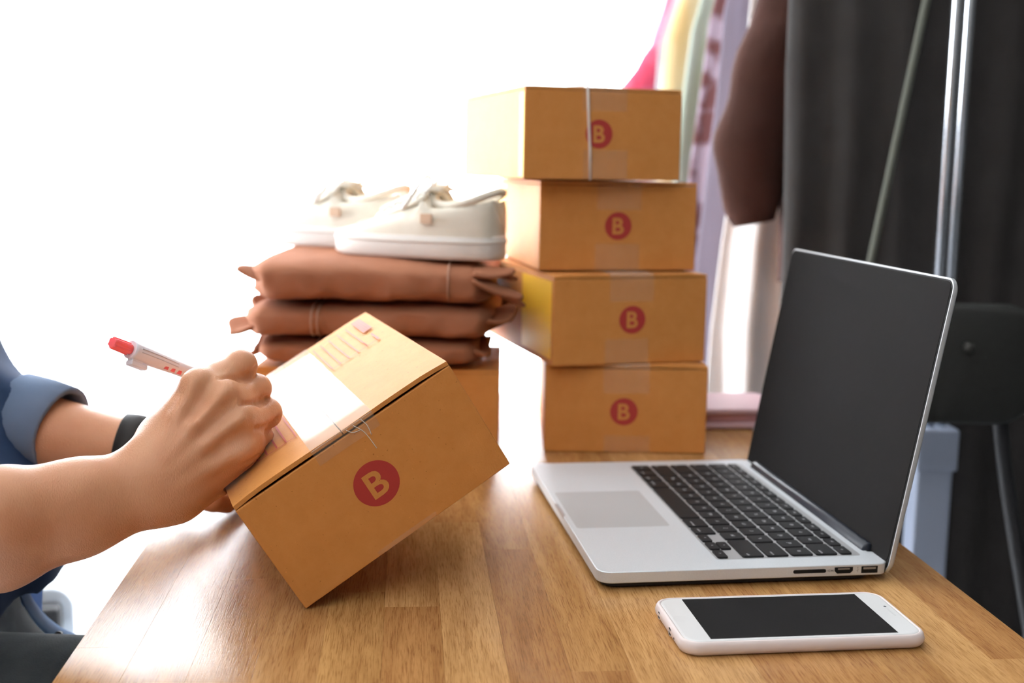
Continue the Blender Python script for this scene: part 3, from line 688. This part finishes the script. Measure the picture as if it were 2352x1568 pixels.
# tendons and web creases
for i in range(4):
    B.cone(Wm[i] * .35 + K[i] * .65 + np.array((0, -.0125, .002)), K[i] + np.array((0, -.0065, .001)), .0022, .0034, .007)
def skinpoint(x, y, back=0.0):
    d = np.array(P(x, y, 1.0)) - np.array((0, 0, H0))
    for t in np.arange(.70, .95, .0006):
        q = np.array((0, 0, H0)) + d * t
        i, j, k = (int(np.argmin(abs(A - v))) for A, v in ((AX, q[0]), (AY, q[1]), (AZ, q[2])))
        if B.F[i, j, k] < 0: return q + d * back
    return None
for i, kp in enumerate(((452, 882), (512, 905), (543, 962), (548, 1030))):
    q = skinpoint(*kp); w_ = skinpoint(*((368, 1040), (385, 1055), (405, 1078), (425, 1105))[i])
    if q is None or w_ is None: continue
    vd = np.array(P(500, 950, 1.0)) - np.array((0, 0, H0)); vd /= np.linalg.norm(vd)
    m_ = skinpoint(*[int(a_ * .5 + b_ * .5) for a_, b_ in zip(kp, ((368, 1040), (385, 1055), (405, 1078), (425, 1105))[i])])
    B.ell(q + vd * .0058, (.009, .008, .009), .009)
    if m_ is not None: B.cone(q + vd * .0020, m_ + vd * .0030, .0028, .0024, .008); B.cone(m_ + vd * .0030, w_ + vd * .0045, .0024, .0018, .008)
for a_, b_ in (((487, 880), (440, 945)), ((532, 935), (470, 990)), ((560, 1000), (500, 1040))):
    q, w_ = skinpoint(*a_), skinpoint(*b_)
    if q is not None and w_ is not None: B.cone(q + vd * -.0022, w_ + vd * -.0034, .0030, .0022, .010, 's')
for cr_ in (((508, 869), (545, 871), (574, 862), (590, 850)), ((556, 928), (590, 925), (612, 915), (626, 905)), ((584, 983), (606, 984), (624, 976), (636, 965))):
    q = [skinpoint(*a, .0013) for a in cr_]; q = [a for a in q if a is not None]
    for i, (a, b) in enumerate(zip(q, q[1:])): B.cone(a, b, .0011 + .0007 * i, .0018 + .0007 * i, .0030, 's')
for cr_ in (((552, 1088), (575, 1068), (598, 1052)), ((560, 1062), (585, 1052), (605, 1040))):
    q = [skinpoint(*a, .0006) for a in cr_]; q = [a for a in q if a is not None]
    for i, (a, b) in enumerate(zip(q, q[1:])): B.cone(a, b, .0009, .0012, .002, 's')
# ---- left forearm and hand, holding the box from behind
Wl = P(330, 1040, .985); Fl = P(130, 1010, .985)
B.cone(E2, Fl, .034, .0255, .03); B.cone(Fl, Wl, .0265, .0205, .02); B.cone(P(120, 995, .985), P(300, 1028, .985), .024, .0195, .02)
KL = [P(455, 1085, 1.0), P(452, 1103, .985), P(446, 1120, .972), P(436, 1134, .96)]
for i in range(4): B.cone(Wl + np.array((0, .004 * (1.5 - i), .004 * (1.5 - i))), KL[i], .018, .012, .012)
for i, (e, tt) in enumerate((((500, 1105), (545, 1120)), ((503, 1122), (548, 1136)), ((498, 1140), (540, 1150)), ((488, 1150), (522, 1158)))):
    y = 1.02 - i * .014
    B.cone(KL[i], P(*e, y - .012), .0105, .0090, .004); B.cone(P(*e, y - .012), P(*tt, y + .004), .0090, .0078, .003)
B.cone(Wl, P(420, 1060, 1.02), .016, .012, .01); B.cone(P(420, 1060, 1.02), P(480, 1050, 1.03), .011, .0085, .006)
# flesh lies flat where it presses on the box
inv = np.array(HB.inverted()); sl = B.sub((-.34, .70, -.02), (-.02, 1.10, .20)); g3 = np.meshgrid(B.X[sl[0]], B.Y[sl[1]], B.Z[sl[2]], indexing='ij')
lc = [inv[i][0] * g3[0] + inv[i][1] * g3[1] + inv[i][2] * g3[2] + inv[i][3] for i in range(3)]
cc_ = (.085, .125, .0457); hh = (.0858, .1258, .0465); dd = np.maximum.reduce([abs(lc[i] - cc_[i]) - hh[i] for i in range(3)])
B.F[sl] = np.maximum(B.F[sl], -dd).astype(np.float32)
person = B.build('person', M_skin, None, 2)
person['label'] = 'person in a denim shirt writing on the tilted box with bare forearms'; person['category'] = 'person'
# clothes
def denim(name, c1, c2): return noise_mat(name, c1, c2, 9, .85, .35, 1400, lo=.3, hi=.7, spec=.15)
M_denim = denim('navy_denim', (.016, .032, .08), (.038, .070, .145))
S = Field(axis([(-.84, -.30, .006)]), axis([(.58, 1.34, .006)]), axis([(-.26, .42, .006)]))
body_core(S, .014)
S.ell((-.473, .955, -.01), (.110, .13, .10), .05)
S.cone(S1, E1, .058, .05, .03); S.cone(S2, E2, .056, .048, .03)
S.cone(E1, E1 * .75 + F0r * .25, .05, .046, .02)
S.cone(E2, P(80, 970, .99), .046, .030, .02)
S.ell((-.54, .96, .38), (.055, .06, .05), .01, 's')
gx, gy, gz = np.meshgrid(S.X, S.Y, S.Z, indexing='ij')
S.F = np.maximum(S.F, (-.055 - gz) + .012 * np.sin(gy * 14)).astype(np.float32)
S.F = S.F + (.003 * np.sin(gz * 55 + gy * 30 + 2 * np.sin(gy * 22)) + .0025 * np.sin(gy * 90 + gz * 25 + gx * 40)).astype(np.float32)
shirt = S.build('shirt', M_denim, person, 3)
cuffc = P(118, 985, .985)
def ringtube(c, d, r, L, th, n=28, tilt=0):
    d = Vector(d).normalized(); a = d.orthogonal().normalized(); b = d.cross(a); c = Vector(c); rg = []
    for rr, l in ((r - th, -L / 2), (r, -L / 2), (r * 1.03, 0), (r, L / 2), (r - th, L / 2)):
        rg.append([c + d * l + (a * math.cos(2 * math.pi * k / n) + b * math.sin(2 * math.pi * k / n)) * (rr + .0012 * math.sin(3 * 2 * math.pi * k / n)) for k in range(n)])
    return loft(rg, closed=True)
dl = Vector(P(300, 1035, .985) - E2)
tag(obj('sleeve_cuff', ringtube(P(92, 972, .987), dl, .0365, .046, .005), denim('faded_denim', (.16, .22, .34), (.22, .29, .42)), person, smooth=True), 'rolled pale denim cuff')
wl_ = Vector(Wl - Fl)
tag(obj('wrist_band', ringtube(P(306, 1030, .985), wl_, .0275, .019, .003), mat('black_band', (.018, .015, .014), .7), person, smooth=True), 'black elastic wrist band')
hem = [P(x, y, Y) for x, y, Y in ((38, 1330, .93), (58, 1385, .93), (92, 1432, .94), (135, 1465, .95), (172, 1480, .96))]
M_hem = denim('hem_denim', (.22, .36, .62), (.30, .46, .74))
rg = []
for i, h in enumerate(spline(hem, 5)):
    h = Vector(h); rg.append([h + Vector((0, -.004, .004)), h + Vector((.002, .006, .006)), h + Vector((.001, .012, -.002)), h + Vector((-.001, .002, -.005))])
obj('shirt_hem', loft(rg), M_hem, person, smooth=True)
sh = [P(40, 1325, .935), P(100, 1325, .985), P(95, 1420, .975), P(172, 1478, .962), P(130, 1468, .950), P(90, 1432, .943), P(56, 1385, .936)]
th_ = np.array((-.004, .004, -.002))
sv = [tuple(a) for a in sh] + [tuple(a + th_) for a in sh]; n = len(sh)
o = obj('shirt_tail', (sv, [(0, 6, 2, 1), (6, 5, 2), (5, 4, 3, 2), (7, 8, 9, 13), (13, 9, 12), (12, 9, 10, 11)] + [(i, (i + 1) % n, n + (i + 1) % n, n + i) for i in range(n)]), denim('blue_denim', (.10, .22, .52), (.14, .28, .60)), person)
for a in (P(52, 1345, .931), P(140, 1462, .948)):
    a = Vector(a); obj('button', tube([a + Vector((0, -.006, .004)), a + Vector((0, -.003, .003))], .0032, 12), M_dark, person)
TR = Field(axis([(-.76, .02, .009)]), axis([(.70, 1.22, .009)]), axis([(-.74, .0, .009)]))
TR.ell((-.56, .96, -.19), (.14, .18, .12), .04)
TR.ell((-.555, .96, -.10), (.135, .175, .10), .04)
TR.cone((-.52, .84, -.145), (-.19, .83, -.125), .092, .072, .05); TR.cone((-.52, 1.04, -.22), (-.19, 1.05, -.25), .088, .072, .05)
TR.cone((-.19, .83, -.135), (-.14, .84, -.66), .068, .05, .02); TR.cone((-.19, 1.05, -.25), (-.14, 1.04, -.66), .068, .05, .02)
TR.build('trousers', noise_mat('charcoal_trousers', (.030, .036, .040), (.045, .052, .056), 30, .9, .3, 700, spec=.1), person, 3)
for y in (.86, 1.05):
    obj('shoe', loft([[(-.11 + .02 + (.12 * u - .06) * 1.0 + 0, y + .045 * math.sin(math.pi * min(1, u * .9 + .08)) * s, FLOOR + z) for s, z in ((-1, 0), (1, 0), (.9, .03 + .04 * (1 - u)), (-.9, .03 + .04 * (1 - u)))] for u in np.linspace(-.15, 1.2, 8)]), M_dark, person, bevel=.006)
hs = np.array(hc); HF = Field(axis([(-.66, -.38, .006)]), axis([(.84, 1.07, .006)]), axis([(.34, .66, .006)]))
HF.ell(hc + (-.016, 0, .012), (.094, .082, .110), .01); HF.cone(hc + (-.075, 0, -.03), hc + (-.085, 0, -.15), .045, .02, .03)
HF.ell(hc + (.085, 0, -.045), (.07, .062, .10), .01, 's')
HF.build('hair', noise_mat('dark_hair', (.012, .009, .008), (.03, .022, .018), 60, .5, .5, 300, (1, 1, .2)), person, 2)

# stool the person sits on and the pale chair behind
st = empty('stool', (-.58, .96, FLOOR), label='dark padded stool under the seated person', cat='stool')
obj('seat', xf(prism([(.19 * math.cos(i * math.pi / 16), .19 * math.sin(i * math.pi / 16)) for i in range(32)], .40, .445), Matrix.Identity(4)), M_dark, st, bevel=.012)
for k in range(4):
    a = math.pi / 4 + k * math.pi / 2; obj('leg', tube([(.13 * math.cos(a), .13 * math.sin(a), .40), (.18 * math.cos(a), .18 * math.sin(a), 0)], .013), M_leg, st, smooth=True)
bc = px(112, 1420, 1.75)
ch = empty('side_chair', (bc.x, bc.y, FLOOR), .2, label='pale blue rounded chair with a black cushion, blurred beyond the seated person', cat='chair')
zz = bc.z - FLOOR
M_pale = mat('pale_blue_plastic', (.80, .90, 1.0), .4)
bkp = [(a, b) for a, b in rrect(-.19, .032, zz - .16, zz + .038, .035, 6)]
obj('backrest', ([(a, .03, b) for a, b in bkp] + [(a, .045, b) for a, b in bkp], [tuple(range(len(bkp))), tuple(range(len(bkp), 2 * len(bkp)))[::-1]] + [(i, len(bkp) + i, len(bkp) + (i + 1) % len(bkp), (i + 1) % len(bkp)) for i in range(len(bkp))]), M_pale, ch, bevel=.004)
obj('cushion', box(-.17, .016, -.01, .028, zz - .03, zz + .018), M_dark, ch, bevel=.008)
obj('seat', box(-.20, .05, -.20, .05, zz - .20, zz - .165), M_pale, ch, bevel=.012)
for x in (-.18, .03):
    for y in (-.18, .03): obj('leg', tube([(x, y, zz - .18), (x * 1.1, y * 1.1, 0)], .012), M_pale, ch, smooth=True)

# ------------------------------------------------------------------ folded trousers and shoes
M_jean = noise_mat('flare_browned_denim', (.30, .122, .066), (.38, .160, .090), 14, .85, .4, 900, lo=.3, hi=.7, spec=.1)  # dark denim with warm lens-flare haze painted into its base colour
M_seam = mat('seam_thread', (.45, .25, .17), .8)
def folded(label, x0, x1, y0, y1, z0, z1, seed, tail):
    cx, cy = (x0 + x1) / 2, (y0 + y1) / 2
    t = empty('folded_trousers', (cx, cy, z0), label=label, cat='trousers', group='folded trousers piled on the box')
    n, m = 56, 64; rg = []; hx, hy, hz = (x1 - x0) / 2, (y1 - y0) / 2, (z1 - z0) / 2
    for i in range(n + 1):
        u = -1 + 2 * i / n; e = max(0, (abs(u) - .86) / .14)
        ring = []
        for j in range(m):
            a = 2 * math.pi * j / m; ca, sa = math.cos(a), math.sin(a)
            yy = hy * math.copysign(abs(ca) ** .55, ca) * (1 - .10 * e * e); zz_ = hz * math.copysign(abs(sa) ** .55, sa)
            zz_ *= (1 - .45 * e ** 1.6)
            # fold valleys at the ends, soft rumples along the front
            rum = .0022 * fbm(u * 5, a * 1.3, 1.2, seed) + .0012 * fbm(u * 14, a * 3, 1.1, seed + 4)
            xx = hx * u * (1 + (e * (.06 * fbm(a * 1.5, seed, 1.3, seed) + .055 * (2 * abs(sa) - 1)) if e > 0 else 0))
            sag = (-.004 * math.cos(u * 2.2 + seed)) * (1 if sa > 0 else .3)
            ring.append((xx, yy + rum * (2 if ca < 0 else 1), max(-hz, zz_ + rum * .6 + sag * .4 + e * .004 * math.sin(seed * 2.3 + (1 if u > 0 else 0))) + hz))
        rg.append(ring)
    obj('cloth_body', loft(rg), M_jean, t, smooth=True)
    # waistband and cuff ends that stick out of the fold
    for (sx, zc_, dz, L, wd2, yc) in tail:
        V = []; F = []; nn = 9; mm = 10
        for i in range(nn):
            for j in range(mm):
                u = i / (nn - 1); v = j / (mm - 1)
                jag = .012 * fbm(v * 7, seed + sx, 1.4, seed)
                V.append((sx * (hx * .86 + (L + jag) * u), yc - hy + wd2 * v + .004 * math.sin(u * 5 + seed), zc_ + dz * u + .005 * math.sin(v * 6 + u * 3 + seed) * (.3 + u)))
        for i in range(nn - 1):
            for j in range(mm - 1): a = i * mm + j; F.append((a, a + 1, a + mm + 1, a + mm))
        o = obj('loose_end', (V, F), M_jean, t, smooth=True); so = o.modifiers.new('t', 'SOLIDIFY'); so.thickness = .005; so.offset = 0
        sb = o.modifiers.new('s', 'SUBSURF'); sb.levels = sb.render_levels = 1
    for ux in ((.66,) if seed > 3 else (-.45, -.4)):
        pts = []
        for k in range(9):
            a = math.pi * (.62 + .76 * k / 8); ca, sa = math.cos(a), math.sin(a)
            pts.append((hx * ux, -hy * abs(ca) ** .55 * 1.012 - .0005, hz * math.copysign(abs(sa) ** .55, sa) + hz))
        obj('seam', tube(pts, .0009, 6), M_seam, t, smooth=True)
    return t
folded('bottom folded denim trousers of the pile, browned by painted flare haze, resting on the cardboard box', -.258, -.035, 1.19, 1.45, .0925, .1215, 1.0, [(-1, .016, -.004, .03, .09, .03), (1, .014, .004, .028, .09, .01)])
folded('middle folded denim trousers of the pile, browned by painted flare haze', -.270, -.020, 1.185, 1.47, .1195, .1580, 2.3, [(-1, .014, -.006, .042, .10, .02), (1, .022, .006, .040, .07, .01), (-1, .026, .004, .022, .08, .05)])
folded('topmost folded denim trousers, browned by painted flare haze, right under the white sneakers', -.262, -.024, 1.18, 1.475, .1560, .2015, 3.9, [(-1, .026, .003, .035, .10, .02), (1, .036, -.004, .042, .06, .0), (1, .030, -.024, .050, .035, .0)])
M_canvas = noise_mat('off_white_canvas', (.78, .73, .62), (.84, .79, .69), 40, .8, .3, 900)
M_sole = mat('white_rubber', (.80, .76, .72), .5); M_lace = mat('lace_white', (.86, .84, .8), .8); M_lin = mat('shoe_lining', (.62, .56, .46), .9)
def sneaker(label, toe, heel, z, sd):
    tv = Vector((*toe, 0)); hv = Vector((*heel, 0)); L = (tv - hv).length; d = (tv - hv).normalized(); ang = math.atan2(d.y, d.x)
    t = empty('sneaker', (hv.x, hv.y, z), ang, label=label, cat='shoe', group='pair of white sneakers')
    W = lambda u: (.032 + .010 * math.sin(math.pi * min(1, max(0, (u - .1) / 1.05)))) * (max(1e-3, 1 - abs(2 * u - 1) ** 6) ** .42)
    def outline(u0, u1, k, off=0):
        pts = []; N = 26
        for i in range(N): u = .5 - .5 * math.cos(math.pi * i / (N - 1)); pts.append((u * L, (W(u) + off)))
        return pts + [(x, -y) for x, y in pts[-2:0:-1]]
    ol = outline(0, 1, 0)
    def sc_(o, s, z_): return [(L / 2 + (x - L / 2) * s, y * (1 + (s - 1) * 3), z_(x / L) if callable(z_) else z_) for x, y in o]
    obj('sole', loft([sc_(ol, .985, lambda u: .012 * max(0, u - .8) ** 2 * 8), sc_(ol, 1.0, .004), sc_(ol, 1.0, .022), sc_(ol, .985, .0245)]), M_sole, t, smooth=True, bevel=0)
    obj('foxing_stripe', loft([sc_(ol, 1.006, .0165), sc_(ol, 1.012, .0175), sc_(ol, 1.012, .0195), sc_(ol, 1.006, .0205)], cap=False), M_lace, t, smooth=True)
    # upper: cross sections from heel to toe
    rg = []; NU = 26
    def top(u): return .062 + .006 * math.cos(u * 6) if u < .38 else (.066 - (u - .38) / .4 * .030 if u < .78 else .036 - (u - .78) * .055)
    for i in range(NU + 1):
        u = .02 + .965 * i / NU; w_ = W(u) * .97; h = top(u); ring = []
        for k in range(17):
            a = math.pi * k / 16; y = w_ * math.cos(a); zz = .023 + (h - .023) * math.sin(a) ** (.55 if u < .4 else .75)
            if u < .40: # opening for the foot: sides up, middle dips
                y = w_ * math.copysign(abs(math.cos(a)) ** .5, math.cos(a)); dip = math.sin(a) ** 6 * .032 * math.sin(math.pi * min(1, (u + .02) / .42)); zz -= dip
            ring.append((u * L, y, zz))
        rg.append(ring)
    V = [p for r in rg for p in r]; F = []
    for i in range(NU):
        for k in range(16): a = i * 17 + k; F.append((a, a + 17, a + 18, a + 1))
    F.append(tuple(range(17))); F.append(tuple(range(NU * 17, NU * 17 + 17))[::-1])
    obj('upper', (V, F), M_canvas, t, smooth=True)
    # padded collar
    pts = []
    for k in range(25):
        a = 2 * math.pi * k / 24; u = .20 + .19 * math.cos(a); pts.append((u * L, .026 * math.sin(a), top(u) + .001 - .010 * math.sin(a) ** 2))
    obj('collar', tube(pts, .0042, 8), M_canvas, t, smooth=True)
    obj('tongue', loft([[(u * L, s * .017, top(u) + .004 + .004 * (1 - abs(s)) + z_ + (.003 if u < .38 else 0)) for s, z_ in ((-1, 0), (0, 0), (1, 0), (1, .003), (0, .004), (-1, .003))] for u in (.33, .40, .5, .62, .70)]), M_canvas, t, smooth=True)
    for i in range(6):
        u = .40 + i * .052; zt_ = top(u) + .0065
        obj('lace', tube([(u * L, -.024, zt_ - .007), (u * L + .002, -.012, zt_ + .002), (u * L, 0, zt_ + .0035), (u * L - .002, .012, zt_ + .002), (u * L, .024, zt_ - .007)], .0024, 8), M_lace, t, smooth=True)
    for s in (-1, 1):
        obj('lace_loop', tube(spline([(.42 * L, 0, top(.42) + .011), (.40 * L, s * .020, top(.4) + .018), (.45 * L, s * .040, top(.42) - .006), (.50 * L, s * .032, top(.5) - .006), (.43 * L, s * .004, top(.42) + .011)], 5), .002, 8), M_lace, t, smooth=True)
        obj('eyestay', loft([[(u * L, s * (.020 + q), top(u) - .004 + zq_) for q, zq_ in ((0, .004), (.010, -.004), (.011, -.002), (.001, .006))] for u in (.38, .5, .6, .70)]), M_canvas, t, smooth=True)
    obj('side_tab', box(.30 * L, .37 * L, sd * .040 - .0012, sd * .040 + .0012, .036, .046), mat('tan_label', (.55, .38, .26), .7), t, bevel=.0006)
    obj('toe_seam', tube([(.80 * L, W(.8) * .9 * math.cos(math.pi * k / 10), .024 + (top(.8) - .023) * math.sin(math.pi * k / 10) ** .75) for k in range(11)], .0014, 6), M_lace, t, smooth=True)
sneaker('nearer white canvas sneaker on the trousers, with a small tan tab', (-.185, 1.305), (-.012, 1.215), .2020, 1)
sneaker('farther white canvas sneaker on the trousers, toe sticking out to the left', (-.300, 1.45), (-.120, 1.345), .2020, 1)

# ------------------------------------------------------------------ clothes rack
rack = empty('clothes_rack', (.56, 1.5, FLOOR), label='chrome clothes rack standing to the right of the desk, full of garments', cat='clothes rack')
def rk(v): return (v[0] - .56, v[1] - 1.5, v[2] - FLOOR)
RX, RZ = .575, 1.02
pb_ = px(2178, 640, 1.5)
X1 = px(2196, 300, 1.5).x
for dx, dy in ((-.009, 0), (.011, .012)):
    obj('upright', tube([rk((X1 + dx, 1.5 + dy, -.03)), rk((X1 + dx, 1.5 + dy, RZ))], .0062, 12), M_steel, rack, smooth=True)
obj('lower_post', xf(box(-.024, .024, -.02, .02, 0, .71), Matrix.Translation(rk((X1 - .002, 1.505, FLOOR)))), M_wplast, rack, bevel=.006)
obj('post_collar', xf(box(-.027, .027, -.023, .023, .66, .715), Matrix.Translation(rk((X1 - .001, 1.505, FLOOR)))), M_wplast, rack, bevel=.004)
for dx in (-.009, .011): obj('upright', tube([rk((X1 + dx, 2.86, FLOOR)), rk((X1 + dx, 2.86, RZ))], .0062, 10), M_steel, rack, smooth=True)
obj('rail', tube([rk((X1, 1.44, RZ)), rk((X1, 2.90, RZ))], .012, 14), M_steel, rack, smooth=True)
for y in (1.5, 2.86): obj('foot', tube([rk((X1 - .22, y, FLOOR + .03)), rk((X1 + .22, y, FLOOR + .03))], .014, 10), M_steel, rack, smooth=True)
for k in range(4): obj('caster', tube([rk((X1 + (-.2 if k < 2 else .2), (1.5, 2.86)[k % 2] - .008, FLOOR + .014)), rk((X1 + (-.2 if k < 2 else .2), (1.5, 2.86)[k % 2] + .008, FLOOR + .014))], .014, 14), M_dark, rack)
def garment(name, label, cat, Y, m, xl0, xl1, hemz, shz=.86, thick=.035, sleeve=None, fold=8, amp=.012, xr=None, seed=0, cuffm=None, half=None):
    """xl0 left edge at z .55, xl1 left edge at the hem; hangs from the rail"""
    t = empty(name, (X1, Y, RZ), label=label, cat=cat, group='garments hanging on the rack')
    t.location = (X1, Y, RZ)
    n = 96; rg = []
    zs = [shz + .035, shz + .02, shz, shz - .05, .70, .55, .42, .3, .18, .05, -.1, -.25, -.4]
    zs = [z for z in zs if z > hemz + .02] + [hemz + .012, hemz]
    for z in zs:
        q = min(1, max(0, (.55 - z) / max(.01, .55 - hemz)))
        if z > .55:
            s = min(1, (shz + .04 - z) / (shz + .04 - .55)); xl = (X1 - .05) + (xl0 - (X1 - .05)) * min(1, s ** .45)
        else: xl = xl0 + (xl1 - xl0) * q
        hw = X1 - xl; hr = hw if xr is None else hw * xr
        f = min(1, max(0, (shz - z) / .3)); ring = []
        for k in range(n):
            a = 2 * math.pi * k / n; ca, sa = math.cos(a), math.sin(a)
            y = (thick * (.6 + .5 * q)) * math.copysign(abs(sa) ** .8, sa) + amp * f * (.4 + .8 * q) * math.sin(fold * ca * 2.2 + seed + .8 * math.sin(z * 5 + seed)) 
            ring.append(((hr if ca > 0 else hw) * ca * (1 + .015 * math.sin(z * 11 + seed)), y, z - RZ))
        rg.append(ring)
    obj('garment_body', loft(rg), m, t, smooth=True)
    if sleeve:
        for sx in (-1, 1):
            P_ = [(sx * x if sx > 0 else -x, y, z - RZ) for x, y, z in [((X1 - a), b - Y, c) for a, b, c, r_ in sleeve]]
            rs = [r_ for *_, r_ in sleeve]
            pts = spline(P_, 6); rr_ = np.interp(np.linspace(0, len(rs) - 1, len(pts)), range(len(rs)), rs)
            V, F = tube(pts, list(rr_), 20); V = [(p[0] + .004 * math.sin(p[2] * 60 + seed), p[1] * .62 + .004 * math.sin(p[2] * 38), p[2]) for p in V]
            obj('sleeve', (V, F), cuffm or m, t, smooth=True)
    hk = [(0, 0, .012)] + [(0 + .016 * math.sin(a), 0, .0 + .016 * math.cos(a)) for a in np.linspace(.4, 3.6, 8)] + [(0, 0, -.05)]
    hg = obj('hanger', tube([(x, y, z) for x, y, z in hk[1:]], .0022, 8), M_steel, t, smooth=True)
    obj('hanger_arms', tube([(-.19, 0, shz - RZ - .03), (-.08, 0, shz - RZ + .035), (0, 0, -.05), (.08, 0, shz - RZ + .035), (.19, 0, shz - RZ - .03)], .006, 8), M_dark, t, smooth=True)
    return t
F_ = lambda n, a, b, s=10, **k: noise_mat(n, a, b, s, .9, .3, 500, spec=.1, **k)
XL_ = lambda x, y, Y: px(x, y, Y).x
garment('pink_blouse', 'pink and red blouse, farthest garment on the rack, beside the window', 'blouse', 2.74, F_('pink_cloth', (.42, .05, .09), (.60, .26, .34), 9), XL_(1492, 60, 2.74), XL_(1440, 190, 2.74), .10, sleeve=[(.47, 2.74, .84, .05), (.39, 2.74, .62, .05), (XL_(1462, 190, 2.74), 2.74, .44, .05)], seed=1)
garment('grey_jacket', 'grey jacket hanging next to the pink blouse', 'jacket', 2.60, F_('grey_cloth', (.22, .22, .24), (.30, .30, .32)), XL_(1518, 60, 2.60), XL_(1480, 300, 2.60), .05, seed=2)
garment('cream_shirt', 'cream and yellow shirt hanging between grey and green tops', 'shirt', 2.46, F_('cream_cloth', (.62, .42, .20), (.66, .58, .44), 14, stretch=(1, 1, .2)), XL_(1530, 60, 2.46), XL_(1496, 300, 2.46), .08, seed=3)
garment('pale_green_shirt', 'pale green shirt with an orange trim on the shoulder', 'shirt', 2.30, F_('pale_green_cloth', (.30, .35, .24), (.46, .52, .50), 8, stretch=(2, 1, .3)), XL_(1585, 60, 2.30), XL_(1530, 300, 2.30), .05, seed=4)
garment('floral_blouse', 'lilac and brown patterned blouse hanging behind the topmost box', 'blouse', 2.14, F_('floral_cloth', (.12, .05, .05), (.32, .25, .31), 22, lo=.42, hi=.56), XL_(1625, 60, 2.14), XL_(1560, 400, 2.14), .02, seed=5)
garment('lilac_coat', 'long lilac grey coat hanging right behind the stack of boxes', 'coat', 1.98, F_('lilac_cloth', (.095, .070, .076), (.15, .13, .17), 5, stretch=(2.5, 1, .15)), XL_(1660, 60, 1.98), XL_(1575, 620, 1.98), -.22, seed=6)
garment('white_dress', 'long white dress hanging behind the brown jacket', 'dress', 1.84, F_('white_cloth', (.74, .72, .72), (.80, .78, .78)), XL_(1722, 60, 1.84), XL_(1596, 640, 1.84), -.40, fold=9, amp=.022, seed=7, thick=.03)
bj = garment('brown_jacket', 'dark brown jacket with a long sleeve hanging in front of the white dress', 'jacket', 1.70, F_('dark_brown_cloth', (.040, .018, .014), (.062, .030, .024)), XL_(1790, 60, 1.70), XL_(1790, 500, 1.70), .14, seed=8,
    sleeve=[(.52, 1.70, .84, .06), (.47, 1.69, .68, .062), (XL_(1815, 60, 1.69), 1.69, .49, .057), (XL_(1782, 170, 1.69), 1.69, .425, .057), (XL_(1735, 310, 1.69), 1.69, .335, .055), (XL_(1728, 380, 1.69), 1.69, .285, .050), (XL_(1742, 470, 1.69), 1.69, .222, .030)])
bc_ = garment('black_coat', 'long black coat, nearest garment on the rack, with a thin grey green cord', 'coat', 1.60, F_('black_cloth', (.040, .037, .036), (.048, .045, .044)), XL_(1812, 60, 1.60), XL_(1786, 900, 1.60), -.45, seed=9, amp=.008, xr=1.0)
a, b = px(2128, 0, 1.552), px(2000, 600, 1.552); a2 = a + (a - b) * .35; b2 = b + (b - a) * .25
obj('cord', tube([Vector(q) - Vector((X1, 1.60, RZ)) for q in (a2, a, b, b2)], .0052, 8), mat('grey_green_cord', (.10, .105, .085), .8), bc_, smooth=True)
# black padded chair at the right
cb = px(2200, 835, 1.36)
cc = empty('black_chair', (cb.x, cb.y, FLOOR), 0, label='black chair with a rounded backrest at the right behind the laptop', cat='chair')
zc_ = cb.z - FLOOR
rg = []
for s, y in ((.90, -.016), (.98, -.010), (1, 0), (.98, .010), (.90, .016)):
    rg.append([(x * s, y + .25 * x * x, zc_ + z * s) for x, z in rrect(-.092, .092, -.070, .070, .045, 8)])
M_blackpad = mat('black_leatherette', (.028, .029, .027), .6, spec=.3)
obj('backrest', loft(rg), M_blackpad, cc, smooth=True)
obj('back_screw', tube([(.004, -.022, zc_ + .022), (.004, -.014, zc_ + .022)], .006, 14), mat('dull_grey', (.06, .06, .055), .5), cc, smooth=True)
obj('seat', xf(box(-.19, .19, -.40, -.03, .44, .48), Matrix.Identity(4)), M_blackpad, cc, bevel=.015)
for s in (-1, 1):
    obj('back_post', tube(spline([(s * .06, .022, zc_ - .05), (s * .075, .015, zc_ - .15), (s * .10, -.05, .46)], 5), .009, 10), M_dark, cc, smooth=True)
    for y in (-.37, -.07): obj('leg', tube([(s * .16, y, .45), (s * .18, y, 0)], .012, 10), M_dark, cc, smooth=True)
# pink purse on the desk behind the laptop
pp = px(1690, 985, 1.36)
pk = empty('pink_purse', (pp.x, pp.y, 0), .12, label='small pale pink folded purse on the desk behind the laptop', cat='purse')
M_pk = mat('pale_pink_leather', (.72, .48, .52), .4); M_pk2 = mat('pink_edge', (.62, .30, .30), .5)
obj('lower_half', prism(rrect(-.045, .05, -.01, .07, .01), 0.0005, .008), M_pk, pk, bevel=.003)
obj('upper_half', xf(prism(rrect(-.045, .05, -.01, .07, .01), .0, .007), Matrix.Translation((0, 0, .018)) @ Matrix.Rotation(R(3), 4, 'X')), M_pk, pk, bevel=.003)
obj('gusset', prism(rrect(-.038, .044, -.004, .06, .008), .008, .019), M_pk2, pk, bevel=.002)
